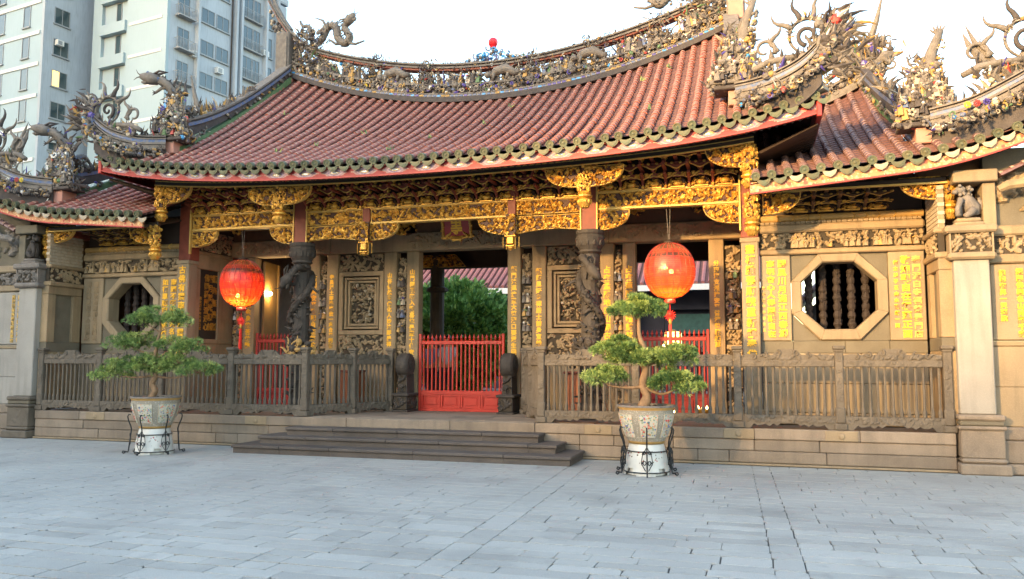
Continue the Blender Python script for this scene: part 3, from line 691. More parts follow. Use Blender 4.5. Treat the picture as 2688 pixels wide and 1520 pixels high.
bonsai(LX, LY, 'airy sprawling bonsai with loose layers in painted pot left of the steps',
  ([(-4.57,LY,.98),(-4.48,LY,1.12),(-4.55,LY,1.25),(-4.48,LY,1.4),(-4.50,LY,1.75),(-4.47,LY,2.0),(-4.41,LY,2.25),(-4.44,LY,2.4)], [.07,.055,.05,.045,.035,.025,.02,.014]),
  [([(-4.5,LY,1.40),(-4.9,LY,1.36),(-5.3,LY,1.38)],.028), ([(-4.48,LY,1.38),(-4.1,LY,1.36),(-3.68,LY,1.42)],.026), ([(-4.5,LY,1.75),(-4.85,LY,1.85),(-5.1,LY,1.95)],.022), ([(-4.49,LY,1.7),(-4.2,LY,1.85),(-3.95,LY,1.9)],.022), ([(-4.45,LY,2.2),(-4.15,LY,2.3),(-4.0,LY,2.42)],.014), ([(-4.45,LY,2.2),(-4.7,LY,2.33),(-4.85,LY,2.4)],.014)],
  [(-4.43,LY,2.48,.46,.36,.21),(-4.15,LY+.03,2.40,.24,.24,.12),(-4.80,LY,2.42,.22,.22,.10),(-5.18,LY,1.98,.30,.28,.18),(-4.85,LY+.04,2.05,.24,.24,.14),(-4.15,LY+.06,1.98,.26,.26,.16),(-3.78,LY+.03,1.90,.28,.26,.14),(-4.95,LY-.05,1.56,.42,.36,.22),(-5.45,LY,1.42,.26,.26,.13),(-4.45,LY-.08,1.58,.36,.34,.20),(-4.05,LY,1.66,.30,.28,.16),(-3.55,LY-.02,1.50,.34,.30,.15)], 22, 430)
def pot_stand(cx, cy, lab1, lab2, seed):
    t = thing('porcelain_pedestal', lab1, 'pedestal', (cx,cy,0), 'white pedestals under the bonsai pots')
    b = MB(); n = 36; prof = [(.335,.0),(.335,.05),(.325,.11),(.30,.28),(.27,.40),(.255,.455)]
    V = [(cx+r_*math.cos(2*math.pi*k/n), cy+r_*math.sin(2*math.pi*k/n), z) for r_,z in prof for k in range(n)]; F = []
    for i in range(len(prof)-1):
        for k in range(n):
            ph = (k*4/n) % 1.0
            if (i == 0 and .30 < ph < .70) or (i == 1 and .40 < ph < .60): continue
            F.append((i*n+k,i*n+(k+1)%n,(i+1)*n+(k+1)%n,(i+1)*n+k))
    F.append(tuple((len(prof)-1)*n+k for k in range(n))); b.add(V, F); b.lathe([(.29,.005),(.26,.40)], 24, (cx,cy,0), 0, capt=False, capb=False)
    g = random.Random(seed)
    obj('drum', b, [PORC], t); b = MB()
    for k in range(26): a = g.uniform(-2.6,-.5); z = g.uniform(.15,.36); r_ = .318-.13*(z-.1); b.blob((cx+r_*math.cos(a),cy+r_*math.sin(a),z),(g.uniform(.008,.02),.008,g.uniform(.006,.02)),g.choice((0,0,1)))
    obj('painted_sprigs', b, [GREYST, REDM], t)
    t = thing('iron_stand', lab2, 'plant stand', (cx,cy,0), 'wrought iron stands round the pedestals')
    for z, r_, w_, nm in ((0.3520,0.3000,0.0088,'upper_ring'),(0.0520,0.3440,0.0088,'lower_ring')):
        b = MB(); ring = [(cx+r_*math.cos(2*math.pi*k/40),cy+r_*math.sin(2*math.pi*k/40),z) for k in range(41)]; b.tube(ring, w_, 5); obj(nm, b, [IRON], t)
    for k in range(6):
        a = R(-90+60*k+8); ca, sa = math.cos(a), math.sin(a)
        f = lambda r_, z, da=0: (cx+r_*math.cos(a+da), cy+r_*math.sin(a+da), z)
        b = MB()
        b.tube([f(.47,.035),f(.50,.02),f(.52,.035),f(.51,.06),f(.475,.05),f(.43,.04),f(.42,.07),f(.385,.44),f(.40,.50),f(.44,.60),f(.455,.67),f(.435,.71),f(.405,.70)], .012, 5)
        leg = obj('leg', b, [IRON], t); b = MB()
        for sg in (-1,1):
            for zc, q in ((.32,.045),(.17,.055)):
                P = [f(.405, zc+q*math.sin(v)*(1-.06*i)+.04*math.sin(i*.2), sg*(.10+q*1.6*math.cos(v)*(1-.07*i))) for i,v in ((i,i*.75) for i in range(11))]; b.tube(P, .007, 4)
            b.tube([f(.39,.42,sg*.02),f(.40,.30,sg*.17),f(.41,.20,sg*.20),f(.42,.09,sg*.05)], .007, 4)
        obj('scroll', b, [IRON], leg)
pot_stand(RX, RY, 'white porcelain drum pedestal under the dense bonsai pot right of the steps', 'black wrought iron stand round the right hand white pedestal', 1)
pot_stand(LX, LY, 'white porcelain drum pedestal under the airy bonsai pot left of the steps', 'black scrolled iron stand round the left hand white pedestal', 2)

# ================================================================== ROOF HELPERS
def zr_main(x): x = min(abs(x), 5.62); return 8.08+.033*x*x+.0001*x**4
def ze_main(x): x = abs(x); return 5.39+.0066*x*x+1.5e-6*x**6
def prof(t): return .78*t+.22*t*t
def roof_main(x, y): t = (y+.5)/4.97; return ze_main(x)+(zr_main(x)-ze_main(x))*prof(t)
def zr_wing(x): x = abs(x); return 6.95+.12*(x-6)**2 if x < 8.4 else 7.64+.30*(x-8.4)
def ze_wing(x): x = abs(x); return 4.66+.085*(x-6.08)+.085*max(0,x-8.3)**2
def roof_wing(x, y): t = (y+.45)/4.9; return ze_wing(x)+(zr_wing(x)-ze_wing(x))*prof(t)
def tile_geo(n=6):
    """one barrel tile, running up +y, with a mortar lip at its lower end"""
    b = MB(); L = .182; V = []; F = []; M = []
    for r_, y in ((.067,0),(.066,.046),(.061,.048),(.056,L)):
        for k in range(n+1): a = math.pi*k/n; V.append((r_*math.cos(a), y, r_*math.sin(a)-.012))
    for j in range(3):
        for k in range(n):
            F.append((j*(n+1)+k, (j+1)*(n+1)+k, (j+1)*(n+1)+k+1, j*(n+1)+k+1)); M.append(1 if (j == 0 and 1 <= k <= n-2) else 0)
    F.append(tuple(range(n+1))); M.append(0)
    b.add(V, F, M); return b
def end_geo(z0=-.012):
    b = MB(); n = 10; R_ = .073; V = [(R_*math.cos(2*math.pi*k/n), 0, R_*math.sin(2*math.pi*k/n)) for k in range(n)]+[(R_*math.cos(2*math.pi*k/n), .10, R_*math.sin(2*math.pi*k/n)) for k in range(n)]
    V += [(.053*math.cos(2*math.pi*k/n), 0, .053*math.sin(2*math.pi*k/n)) for k in range(n)]+[(.05*math.cos(2*math.pi*k/n), .012, .05*math.sin(2*math.pi*k/n)) for k in range(n)]
    F = [(k,k+n,(k+1)%n+n,(k+1)%n) for k in range(n)]+[(k,(k+1)%n,(k+1)%n+2*n,k+2*n) for k in range(n)]+[(k+2*n,(k+1)%n+2*n,(k+1)%n+3*n,k+3*n) for k in range(n)]+[tuple(range(3*n,4*n))]
    b.add(V, F); b.blob((0,.006,0),(0.0240,0.0096,0.0240)); return b
def drip_geo():
    b = MB(); P = [(.108,.012)]+[(.108*math.cos(R(a)), .012-.115*math.sin(R(a))) for a in (18,36,54,74)]+[(0,-.110)]+[(-.108*math.cos(R(a)), .012-.115*math.sin(R(a))) for a in (74,54,36,18)]+[(-.108,.012)]+[(-.05,-.012),(0,-.02),(.05,-.012)]
    P = P[::-1]; b.prism(P, 0, .02)
    Q = [(x*.72, z*.72-.008) for x,z in P]; b.prism(Q, -.006, 0)
    return b
def tile_field(root, roofpart, xs, fz, y0, ytop, tmats, near_n, seed, slope_pts=.168, drip_mats=None):
    tb = tile_geo(); tme = tb.mesh('roof_tile', tmats); tv = np.array(tb.V)
    ce = end_geo().mesh('end_cap', [GREEN]); dp = drip_geo().mesh('drip_tile', [GREEN]); dpw = drip_geo().mesh('drip_tile', [drip_mats or GREEN])
    g = random.Random(seed); items = []
    for x in xs:
        y = y0+.10; yt = ytop(x)
        while y < yt-.05:
            z = fz(x,y); s = (fz(x,y+.02)-z)/.02; ang = math.atan(s); dx = (fz(x+.05,y)-fz(x-.05,y))/.1
            items.append((x, y, z, ang, -math.atan(dx)*.7)); y += slope_pts*math.cos(ang)
    items.sort(key=lambda q: (Vector(q[:3])-CAM).length)
    rest = MB()
    for i,(x,y,z,ang,roll) in enumerate(items):
        j = (g.uniform(-.006,.006), g.uniform(-.004,.004), g.uniform(-.004,.008))
        if g.random() < .03: j = (j[0]*2.5, j[1], j[2]+.01)
        rot = (ang+g.uniform(-.02,.02), roll, g.uniform(-.03,.03))
        if i < near_n: inst('roof_tile', tme, roofpart, (x+j[0],y+j[1],z+j[2]), rot)
        else:
            Mx = Matrix.Translation((x+j[0],y+j[1],z+j[2])) @ Matrix.Rotation(rot[2],4,'Z') @ Matrix.Rotation(rot[1],4,'Y') @ Matrix.Rotation(rot[0],4,'X')
            Mn = np.array(Mx); P = tv @ Mn[:3,:3].T + Mn[:3,3]; rest.add(P.tolist(), tb.F, tb.M)
    if rest.V: obj('roof_tiles', rest, tmats, roofpart, None, 'stuff')
    for i, x in enumerate(xs):
        z = fz(x,y0); s = (fz(x,y0+.05)-z)/.05; dx = (fz(x+.05,y0)-fz(x-.05,y0))/.1
        inst('end_cap', ce, roofpart, (x+g.uniform(-.006,.006), y0, z+.004), (math.atan(s)*.6, 0, g.uniform(-.06,.06)))
        xm = x+.122; zz = fz(xm,y0); inst('drip_tile', dpw if g.random() < .5 and drip_mats else dp, roofpart, (xm+g.uniform(-.006,.006), y0+.02, zz-.055), (.1, -math.atan(dx), 0))
def pan_sheet(mb, x0, x1, fz, y0, ytop, nx, m=0, off=-.045):
    """stepped courses of flat pan tiles under the barrel rows"""
    nr = 30
    for i in range(nx):
        xa = x0+(x1-x0)*i/nx; xb = x0+(x1-x0)*(i+1)/nx; xm = (xa+xb)/2; yt = ytop(xm)
        V = []; F = []
        for j in range(nr+1):
            y = y0+(yt-y0)*j/nr
            for lift in (.018, 0.0): V += [(xa,y,fz(xa,y)+off+lift),(xb,y,fz(xb,y)+off+lift)]
        for j in range(nr):
            a = j*4; F += [(a,a+1,a+5,a+4)] if False else [(a+0,a+1,a+7,a+6),(a+6,a+7,a+5,a+4)]
        mb.add(V, F, m)
def eave_board(root, xs, ftop, fh, y, mats, name='eave_board'):
    b = MB(); V = []; UV = []; F = []
    for x in xs: zt = ftop(x); V += [(x,y,zt-fh),(x,y,zt),(x,y+.05,zt-fh),(x,y+.05,zt)]; UV += [(x,0),(x,1),(x,0),(x,1)]
    for i in range(len(xs)-1):
        a = i*4; F += [(a,a+4,a+5,a+1),(a+2,a+3,a+7,a+6),(a,a+2,a+6,a+4),(a+1,a+5,a+7,a+3)]
    b.add(V, F); b.UV = UV; o = obj(name, b, mats, root); return o
def lin(a, b, n): return [a+(b-a)*i/n for i in range(n+1)]
def strip(mb, pts, wy, h, m=0):
    """bar following pts (x,y,z of its base line) with depth wy in y and height h (number or list)"""
    n = len(pts); V = []
    for i,(x,y,z) in enumerate(pts):
        hh = h[i] if hasattr(h,'__len__') else h
        V += [(x,y-wy/2,z),(x,y+wy/2,z),(x,y-wy/2,z+hh),(x,y+wy/2,z+hh)]
    F = []
    for i in range(n-1):
        a = i*4; F += [(a,a+4,a+6,a+2),(a+1,a+3,a+7,a+5),(a+2,a+6,a+7,a+3),(a,a+1,a+5,a+4)]
    F += [(0,2,3,1),((n-1)*4,(n-1)*4+1,(n-1)*4+3,(n-1)*4+2)]
    mb.add(V, F, m)
def ribbon(mb, pts, w_, h, m=0):
    """bar along any 3-d path: width w_ across (horizontal), height h"""
    n = len(pts); V = []; P = [Vector(p) for p in pts]
    for i in range(n):
        t = P[min(i+1,n-1)]-P[max(i-1,0)]; s = Vector((t.y,-t.x,0)); s = s.normalized()*w_/2 if s.length > 1e-6 else Vector((w_/2,0,0)); hh = h[i] if hasattr(h,'__len__') else h
        V += [P[i]+s, P[i]-s, P[i]+s+Vector((0,0,hh)), P[i]-s+Vector((0,0,hh))]
    F = []
    for i in range(n-1):
        a = i*4; F += [(a,a+4,a+6,a+2),(a+1,a+3,a+7,a+5),(a+2,a+6,a+7,a+3),(a,a+1,a+5,a+4)]
    F += [(0,2,3,1),((n-1)*4,(n-1)*4+1,(n-1)*4+3,(n-1)*4+2)]
    mb.add(V, F, m)

# ================================================================== MAIN HALL
hall = thing('temple_gate_hall', 'tall central temple hall with sweeping red tiled roof and gilded eaves', 'temple', (0,1.0,.6))
HX = 5.62
def hip_y(x):
    x = abs(x); return 4.40 if x <= HX else max(-.3, 1.15-(x-HX)/1.5*1.5)
b = MB()
pan_sheet(b, -7.22, 7.22, roof_main, -.46, lambda x: hip_y(x)+.1, 118)
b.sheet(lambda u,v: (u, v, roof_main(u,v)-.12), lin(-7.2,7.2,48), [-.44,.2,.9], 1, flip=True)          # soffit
V = [(-HX,4.5,zr_main(HX)+.05),(HX,4.5,zr_main(HX)+.05)]
b.sheet(lambda u,v: (u, 4.5+v, roof_main(u,4.4-v)-.05), lin(-HX,HX,30), lin(0,4.9,8), 0)               # rear slope
for s in (-1,1):                                                                                       # lower end slopes
    b.sheet(lambda u,v: (s*(7.2-1.5*u), -.30+1.6*u+v*(9.4-3.2*u), ze_main(7.1)+1.0*u-.09), lin(0,1,6), lin(0,1,10), 0, flip=s < 0)
roof = obj('roof', b, [PAN, DKWOOD], hall)
rows = [i*.2425 for i in range(-29,30)]
tile_field(hall, roof, rows, roof_main, -.5, hip_y, [TILE, MORTAR], 300, 5)
g = random.Random(9)
b = MB()
for k in range(11):                                                   # weeds rooted between the tiles
    x = g.uniform(-5,5); y = g.uniform(0,3.6); z = roof_main(x,y)+.05
    for q in range(g.choice((4,6,14))): flame(b, (x+g.uniform(-.05,.05),y+g.uniform(-.05,.05),z), g.uniform(40,140), g.uniform(.06,.15), .008, g.choice((0,1)), g.uniform(-1,1), n=3)
obj('roof_weeds', b, [MOSS, LEAF[2]], hall, None, 'stuff')
xs = lin(-7.1,7.1,70)
eave_board(hall, xs, lambda x: ze_main(x)-.06, .185, -.40, [EAVEP])
b = MB(); strip(b, [(x,-.385,ze_main(x)-.275) for x in xs], .07, .026, 0); obj('eave_board_edge', b, [REDM], hall)
for s in (-1,1):
    b = MB(s); b.box(7.05,7.13,-.44,8.5,ze_main(7.1)-.33,ze_main(7.1)-.02,0,.01); obj('side_eave_board', b, [RED], hall)
b = MB()                                                              # rafters under the eave
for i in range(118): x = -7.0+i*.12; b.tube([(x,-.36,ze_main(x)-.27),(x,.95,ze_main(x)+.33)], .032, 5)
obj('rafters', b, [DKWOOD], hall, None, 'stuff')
PZ = lambda x: 5.165+(ze_main(x)-5.39)*.75
b = MB(); strip(b, [(x,.10,PZ(x)-.02) for x in lin(-6.08,6.08,30)], .09, .11, 0); obj('eave_purlin', b, [DKWOOD], hall)
b = MB(); strip(b, [(x,.05,PZ(x)-.045) for x in lin(-6.08,6.08,30)], .05, .018, 0); strip(b, [(x,.045,PZ(x)+.045) for x in lin(-6.08,6.08,30)], .02, .012, 0); obj('purlin_trim', b, [EDGE], hall)

for s in (-1,1):
    b = MB(s); b.add([(6.0,.15,5.10),(7.1,-.30,5.50),(7.1,8.2,5.62),(6.0,8.2,5.3)],[(0,1,2,3)],0); b.add([(5.9,.15,4.9),(6.06,.15,4.9),(6.06,.15,5.4),(5.9,.15,5.4)],[(0,1,2,3)],0); [b.tube([(6.0,.3+k*.2,5.16),(7.08,-.15+k*.2,5.52)],.035,5) for k in range(16)]; obj('side_soffit', b, [DKWOOD], hall)
# ---- main ridge
def ztop(x): x = abs(x); return 8.98+.037*x*x+.48*max(0,x-4.9)**2
b = MB(); xs = lin(-5.72,5.72,60)
strip(b, [(x,4.45,zr_main(x)-.08) for x in xs], .40, .13, 3)
strip(b, [(x,4.45,zr_main(x)+.05) for x in xs], .34, .055, 1)
strip(b, [(x,4.45,zr_main(x)+.105) for x in xs], .38, .035, 2)
strip(b, [(x,4.45,zr_main(x)+.14) for x in xs], .20, .20, 3)
strip(b, [(x,4.45,zr_main(x)+.34) for x in xs], .34, .05, 0)
ridge = obj('main_ridge', b, [PLAST, CREAM, PLAST, PLASTD], hall)
b = MB(); g = random.Random(31)
for x in lin(-5.6,5.6,95):
    b.box(x-.045,x+.045,4.262,4.278,zr_main(x)+.055,zr_main(x)+.10,g.choice((0,0,1,2,3)))
obj('mosaic_band', b, [BLUE, VIOL, SKYB, OCHRE], ridge)
b = MB(); clutter(b, -5.6, 5.6, 4.24, 4.36, lambda x: zr_main(x)+.15, .20, 1000, 32, (.05,.11)); obj('porcelain_flowers', b, PAL, ridge, None, 'stuff')
b = MB(); xs2 = lin(-6.35,6.35,80)
strip(b, [(x,4.45,ztop(x)-.17) for x in xs2], .26, .05, 0); strip(b, [(x,4.45,ztop(x)-.12) for x in xs2], .34, .035, 1); strip(b, [(x,4.45,ztop(x)-.085) for x in xs2], .28, .045, 2); strip(b, [(x,4.45,ztop(x)-.04) for x in xs2], .36, .04, 1)
top = obj('ridge_top_rail', b, [MAROON, PLAST, PLASTD], ridge)
b = MB(); g = random.Random(33)                                       # openwork band with figures between posts
for x in lin(-5.5,5.5,15):
    b.box(x-.05,x+.05,4.38,4.52,zr_main(x)+.38,ztop(x)-.16,0)
    for k in range(9): b.blob((x+g.uniform(-.12,.12),4.36,zr_main(x)+.42+g.random()*(ztop(x)-.2-zr_main(x)-.42)),(g.uniform(.03,.06),.05,g.uniform(.03,.06)),pick(g))
for k in range(520):
    x = g.uniform(-5.5,5.5); hz = ztop(x)-.2-zr_main(x)-.38
    if math.sin(x*4.1)+.6*math.sin(x*9.7) < -.55 and g.random() < .75: continue
    r = g.random()
    if r < .45: figurine(b, x, g.uniform(4.33,4.42), zr_main(x)+.38, min(hz, g.uniform(.18,.36)), g)
    elif r < .75: curl(b, (x,4.40,zr_main(x)+.40+g.random()*hz*.8), g.uniform(.06,.12), g.uniform(.5,1), g.uniform(0,360), .022, pick(g), g.choice((-1,1)), n=9)
    else: flame(b, (x,4.40,zr_main(x)+.38), g.uniform(40,140), hz*1.2, .028, pick(g), g.uniform(-1,1), n=5)
obj('openwork_figures', b, PAL, ridge, None, 'stuff')
b = MB()
for x0, hw in ((-3.15,.28),(-1.7,.22),(.95,.24),(2.55,.30),(4.05,.26)):
    crust(b, lambda g: (x0+g.gauss(0,hw*.55), 4.28+g.uniform(-.05,.05), zr_main(x0)+.35+g.random()*(ztop(x0)-zr_main(x0)-.25)), 90, int(x0*10)+900, (.07,.16), (0,360))
crust(b, lambda g: (lambda x: (x, 4.30, ztop(x)+.0))(g.uniform(-5.4,5.4)), 170, 911, (.05,.11), (40,140))
crust(b, lambda g: (lambda x: (x, 4.30, zr_main(x)+.36+g.random()*.5))(g.uniform(-5.5,5.5)), 420, 912, (.07,.17), (0,360))
for s in (-1,1):
    crust(b, lambda g: (s*(5.45-abs(g.gauss(0,.42))), 4.26+g.uniform(-.05,.1), zr_main(5.3)+.3+g.random()*.95), 300, 913+s, (.08,.22), (0,180))
obj('weathered_crust', b, PAL, ridge, None, 'stuff')
for x0, c in ((2.45,0),(-2.6,1),(.3,0)):                              # crouching beasts along the ridge
    b = MB(); z = zr_main(x0)+.40; b.smooth = True
    b.tube([(x0-.32,4.3,z+.10),(x0-.18,4.3,z+.22),(x0+.08,4.3,z+.26),(x0+.30,4.3,z+.14),(x0+.42,4.3,z+.16)],[.04,.11,.13,.09,.05],7,0); b.blob((x0-.38,4.28,z+.14),.085,0,True)
    for q in (-.2,.15): b.tube([(x0+q,4.26,z+.16),(x0+q-.05,4.25,z)],[.05,.03],5,0)
    obj('ridge_beast', b, [PLAST], ridge)
b = MB(); z0 = ztop(0); g = random.Random(34)                         # red pearl on blue clouds
b.blob((0,4.45,z0+.52), .125, 0, True); b.lathe([(.07,-.14),(.09,-.11),(.05,-.09)], 10, (0,4.45,z0+.52), 0)
pearl = obj('finial_pearl', b, [BALLR], ridge)
b = MB()
for k in range(85):
    a = g.uniform(-1,1); x = a*.82; hz = (1-abs(a))**1.3*.42*g.random()+.02; m = g.choice((0,0,0,1,2,2,3)) if abs(a) < .45 else g.choice((3,3,2,0,4))
    if g.random() < .6: b.blob((x,4.42+g.uniform(-.12,.1),z0+hz),(g.uniform(.03,.07),.05,g.uniform(.03,.055)),m)
    else: curl(b, (x,4.36,z0+hz), g.uniform(.04,.09), .9, g.uniform(0,360), .022, m, g.choice((-1,1)), n=8)
obj('cloud_base', b, [SKYB, VIOL, BLUE, PLAST, WHITE], ridge)
for s in (-1,1):
    # swallowtail tip
    b = MB(s)
    P = [(5.75,4.45,ztop(5.75)-.10),(6.0,4.45,ztop(6.0)-.08),(6.25,4.45,ztop(6.25)),(6.36,4.45,ztop(6.36)+.25),(6.43,4.45,ztop(6.43)+.62)]
    b.tube(P, [.12,.11,.085,.055,.01], 6, 0); b.tube([(x,y-.09,z-.07) for x,y,z in P[:4]], .03, 4, 2)
    for k in range(30): x = 5.75+.55*k/30; b.blob((x,4.33,ztop(x)-.25-.45*rnd.random()),(0.0480,0.0480,0.0640),rnd.choice((0,1,3,0)))
    obj('swallowtail', b, [PLAST, PLASTD, BLUE, CREAM], ridge)
    # plaster gable block with the pink face where ridge meets gable ridge
    b = MB(s); b.box(5.58,5.98,4.15,4.75,zr_main(HX)-.15,ztop(5.7)-.15,0,.03); b.box(5.62,5.94,4.12,4.149,zr_main(HX)+.05,ztop(5.7)-.3,1); obj('ridge_end_block', b, [PLAST, PINK if s > 0 else PLAST], ridge)
    # dragon walking along the ridge
    b = MB(); b.smooth = True; q = lambda x: ztop(x)
    if s < 0: P = [(-5.47,4.5,10.74),(-5.38,4.5,10.58),(-5.2,4.5,10.55),(-5.12,4.5,10.3),(-5.0,4.45,10.02),(-4.75,4.42,10.12),(-4.6,4.42,10.42),(-4.36,4.42,10.42),(-4.27,4.42,10.1),(-4.08,4.42,9.93),(-3.93,4.42,10.08),(-4.08,4.42,10.36),(-3.98,4.42,10.52)]
    else: P = [(5.47,4.5,10.74),(5.38,4.5,10.58),(5.2,4.5,10.55),(5.12,4.5,10.3),(5.0,4.45,10.02),(4.75,4.42,10.12),(4.6,4.42,10.42),(4.36,4.42,10.42),(4.27,4.42,10.1),(4.08,4.42,9.93),(3.93,4.42,10.08),(4.08,4.42,10.36),(3.98,4.42,10.52)]
    dragon(b, P, .10, (0,0,0), 5, hs=.95)
    k = s*-1
    b.tube([(s*4.05,4.4,9.95),(s*3.75,4.38,9.86),(s*3.48,4.38,9.92)],[.05,.035,.02],5,0)
    b.tube([(s*4.55,4.4,10.3),(s*4.72,4.4,10.62),(s*4.95,4.4,10.72)],[.05,.03,.012],5,0)
    obj('ridge_dragon', b, [PLAST], ridge)

# ---- descending gable ridges, figure platforms and corner scrolls (both ends)
def corner_ornaments(root, s, X0, X1, Yb, fz, topy, tip, scale, seed, zshift=0.0, spire=True, swirl=(6.95,6.93), scale_w=None):
    """X0 top x, X1 lower x at depth Yb; tip = list of (x,y,z) of the upswept hip band"""
    g = random.Random(seed)
    ys = lin(topy, Yb, 22); xs_ = [X0+(X1-X0)*((topy-y)/(topy-Yb)) for y in ys]
    def base(x, y): return fz(s*x, y)
    lift = lambda i: .05+.26*((i/22)**4)
    b = MB(s)
    W_ = 1.0 if scale_w is None else scale_w
    ribbon(b, [(x,y,base(x,y)-.05) for x,y in zip(xs_,ys)], .34*W_, .15, 0)
    ribbon(b, [(x,y,base(x,y)+.10+lift(i)*.5) for i,(x,y) in enumerate(zip(xs_,ys))], .22*W_, [.12+lift(i)*.5 for i in range(23)], 1)
    ribbon(b, [(x,y,base(x,y)+.22+lift(i)) for i,(x,y) in enumerate(zip(xs_,ys))], .30*W_, .075, 2)
    ribbon(b, [(x,y,base(x,y)+.295+lift(i)) for i,(x,y) in enumerate(zip(xs_,ys))], .24*W_, .05, 3)
    ribbon(b, [(x,y,base(x,y)+.345+lift(i)) for i,(x,y) in enumerate(zip(xs_,ys))], .32*W_, .05, 4)
    gr = obj('gable_ridge', b, [MOSS if s < 0 or scale_w else PLAST, PLASTD, BLUE if s < 0 or scale_w else PLAST, PLASTD, PLAST if not scale_w else PLASTD], root)
    b = MB(s)
    for k in range(60):
        i = g.randrange(22); x, y = xs_[i], ys[i]; b.blob((x-.15+.03*g.random(),y+g.uniform(-.1,.1),base(x,y)+g.uniform(.1,.22)),(.03,g.uniform(.03,.07),g.uniform(.02,.05)),pick(g))
    obj('ridge_porcelain', b, PAL, gr, None, 'stuff')
    # platform with opera figures at the foot
    zc = base(X1, Yb)+.18
    b = MB(s)
    for k,(hw,dz) in enumerate(((.40,0),(.46,.10),(.36,.30))): b.box(X1-hw,X1+hw,Yb-.28,Yb+.2,zc+dz,zc+dz+.075,k % 2,.015)
    for q in (-.3,-.1,.1,.3): b.box(X1+q-.03,X1+q+.03,Yb-.22,Yb-.16,zc+.17,zc+.31,0)
    b.box(X1-.16,X1+.16,Yb-.2,Yb+.2,zc-.26,zc,2,.01)
    fp = obj('figure_platform', b, [PLASTD, PLAST, PINK], root)
    b = MB(s)
    for k in range(int(105*scale)):
        a = g.random(); hz = a*.62*scale; wx = .46*(1-a*.75)
        figurine(b, X1+g.uniform(-1,1)*wx, Yb-.24+.2*a+g.uniform(-.08,.06), zc+.10+hz, g.uniform(.16,.28), g)
    clutter(b, X1-.46, X1+.46, Yb-.32, Yb+.1, lambda x: zc+.02, lambda x: .62*scale*(1-abs(x-X1)*1.9)+.1, int(190*scale), seed+1, (.05,.12))
    obj('opera_figures', b, PAL, fp, None, 'stuff')
    b = MB(s); b.smooth = True                                        # carp-dragon rising above the figures
    if spire:
        z = zc+.55*scale
        b.tube([(X1+.02,Yb,z-.25),(X1+.05,Yb,z+.1),(X1+.12,Yb-.02,z+.35),(X1+.14,Yb-.03,z+.58),(X1+.22,Yb-.05,z+.78),(X1+.29,Yb-.05,z+.95)],[.20,.17,.12,.09,.075,.05],7,0)
        for k in range(90):
            t = g.random()**1.3; q = g.uniform(.03,.075)*(1-.4*t); a = g.uniform(3.0,6.4); r_ = .20*(1-.62*t)
            b.blob((X1+.02+.26*t+r_*math.cos(a), Yb+r_*math.sin(a), z-.25+1.05*t), (q,q*.7,q*.7), g.choice((0,0,1,2,1)), rot=g.uniform(0,3))
        for k in range(9): flame(b, (X1-.02+.03*k,Yb-.05,z-.1+.1*k), 150-k*9+g.uniform(-20,20), .20, .03, g.choice((0,1)), .8)
        for k in range(5): flame(b, (X1+.27,Yb-.05,z+.88), 50+k*22, .2, .03, 0, .5)
    else:
        dragon(b, [(X1+.1,Yb+.9,zc+.75),(X1+.05,Yb+.55,zc+.95),(X1,Yb+.2,zc+.8),(X1,Yb,zc+1.05),(X1+.15,Yb-.15,zc+1.3),(X1+.38,Yb-.25,zc+1.38)], .095, (0,1,2), 7, hs=1.1)
        for k in range(12): flame(b, (X1+g.uniform(-.2,.3),Yb+.1,zc+.8+g.uniform(0,.5)), g.uniform(40,150), .38, .04, g.choice((0,1)), g.uniform(-1,1))
    obj('carp_dragon', b, [PLAST, OCHRE, CREAM] if s > 0 else [PLAST, PLASTD, BLUE], root)
    # upswept hip band
    b = MB(s); n = len(tip)
    sm = []
    for i in range(n-1):
        p0,p1,p2,p3 = [Vector(tip[min(max(j,0),n-1)]) for j in (i-1,i,i+1,i+2)]
        for k in range(6): t = k/6; sm.append(.5*((2*p1)+(-p0+p2)*t+(2*p0-5*p1+4*p2-p3)*t*t+(-p0+3*p1-3*p2+p3)*t**3))
    sm.append(Vector(tip[-1])); N = len(sm)
    for dz, wd, hh, m in ((-.17,.20,.10,0),(-.07,.24,.045,4),(-.02,.18,.07,2),(0.0400,0.2080,0.0280,4),(0.0680,0.1440,0.0240,1),(0.0920,0.2240,0.0280,0)):
        ribbon(b, [p+Vector((0,0,dz)) for p in sm], wd, [hh*(1-.45*i/N) for i in range(N)], m)
    ribbon(b, [p+Vector((0,.02,-.62)) for p in sm[:int(N*.8)]], .10, .46, 1)
    hb = obj('hip_band', b, [PLAST, PLASTD, BLUE, CREAM, PLAST], root)
    b = MB(s)
    for k in range(90): i = g.randrange(N); p = sm[i]; b.blob((p.x,p.y-.13,p.z-.24+g.uniform(-.08,.07)),(g.uniform(.03,.07),.05,g.uniform(.025,.05)),pick(g)); 
    clutter(b, tip[0][0], tip[-1][0], tip[-1][1]-.12, tip[-1][1]+.05, lambda x: np.interp(x,[p[0] for p in tip],[p[2] for p in tip])-.34, .16, 70, seed+3, (.04,.08))
    obj('hip_porcelain', b, PAL, hb, None, 'stuff')
    b = MB(s)
    crust(b, lambda g: (lambda i: (sm[i].x+g.uniform(-.05,.05), sm[i].y-.12+g.uniform(-.03,.05), sm[i].z-.22+g.uniform(-.12,.10)))(g.randrange(N)), 170, seed+20, (.07,.16), (0,360))
    crust(b, lambda g: (lambda i: (sm[i].x, sm[i].y, sm[i].z+.13))(g.randrange(N)), 70, seed+21, (.10,.26), (50,140))
    crust(b, lambda g: (tip[-1][0]+g.gauss(0,.13), tip[-1][1]-.05, tip[-1][2]-.30+g.gauss(0,.22)), 130, seed+22, (.12,.36), (-40,90))
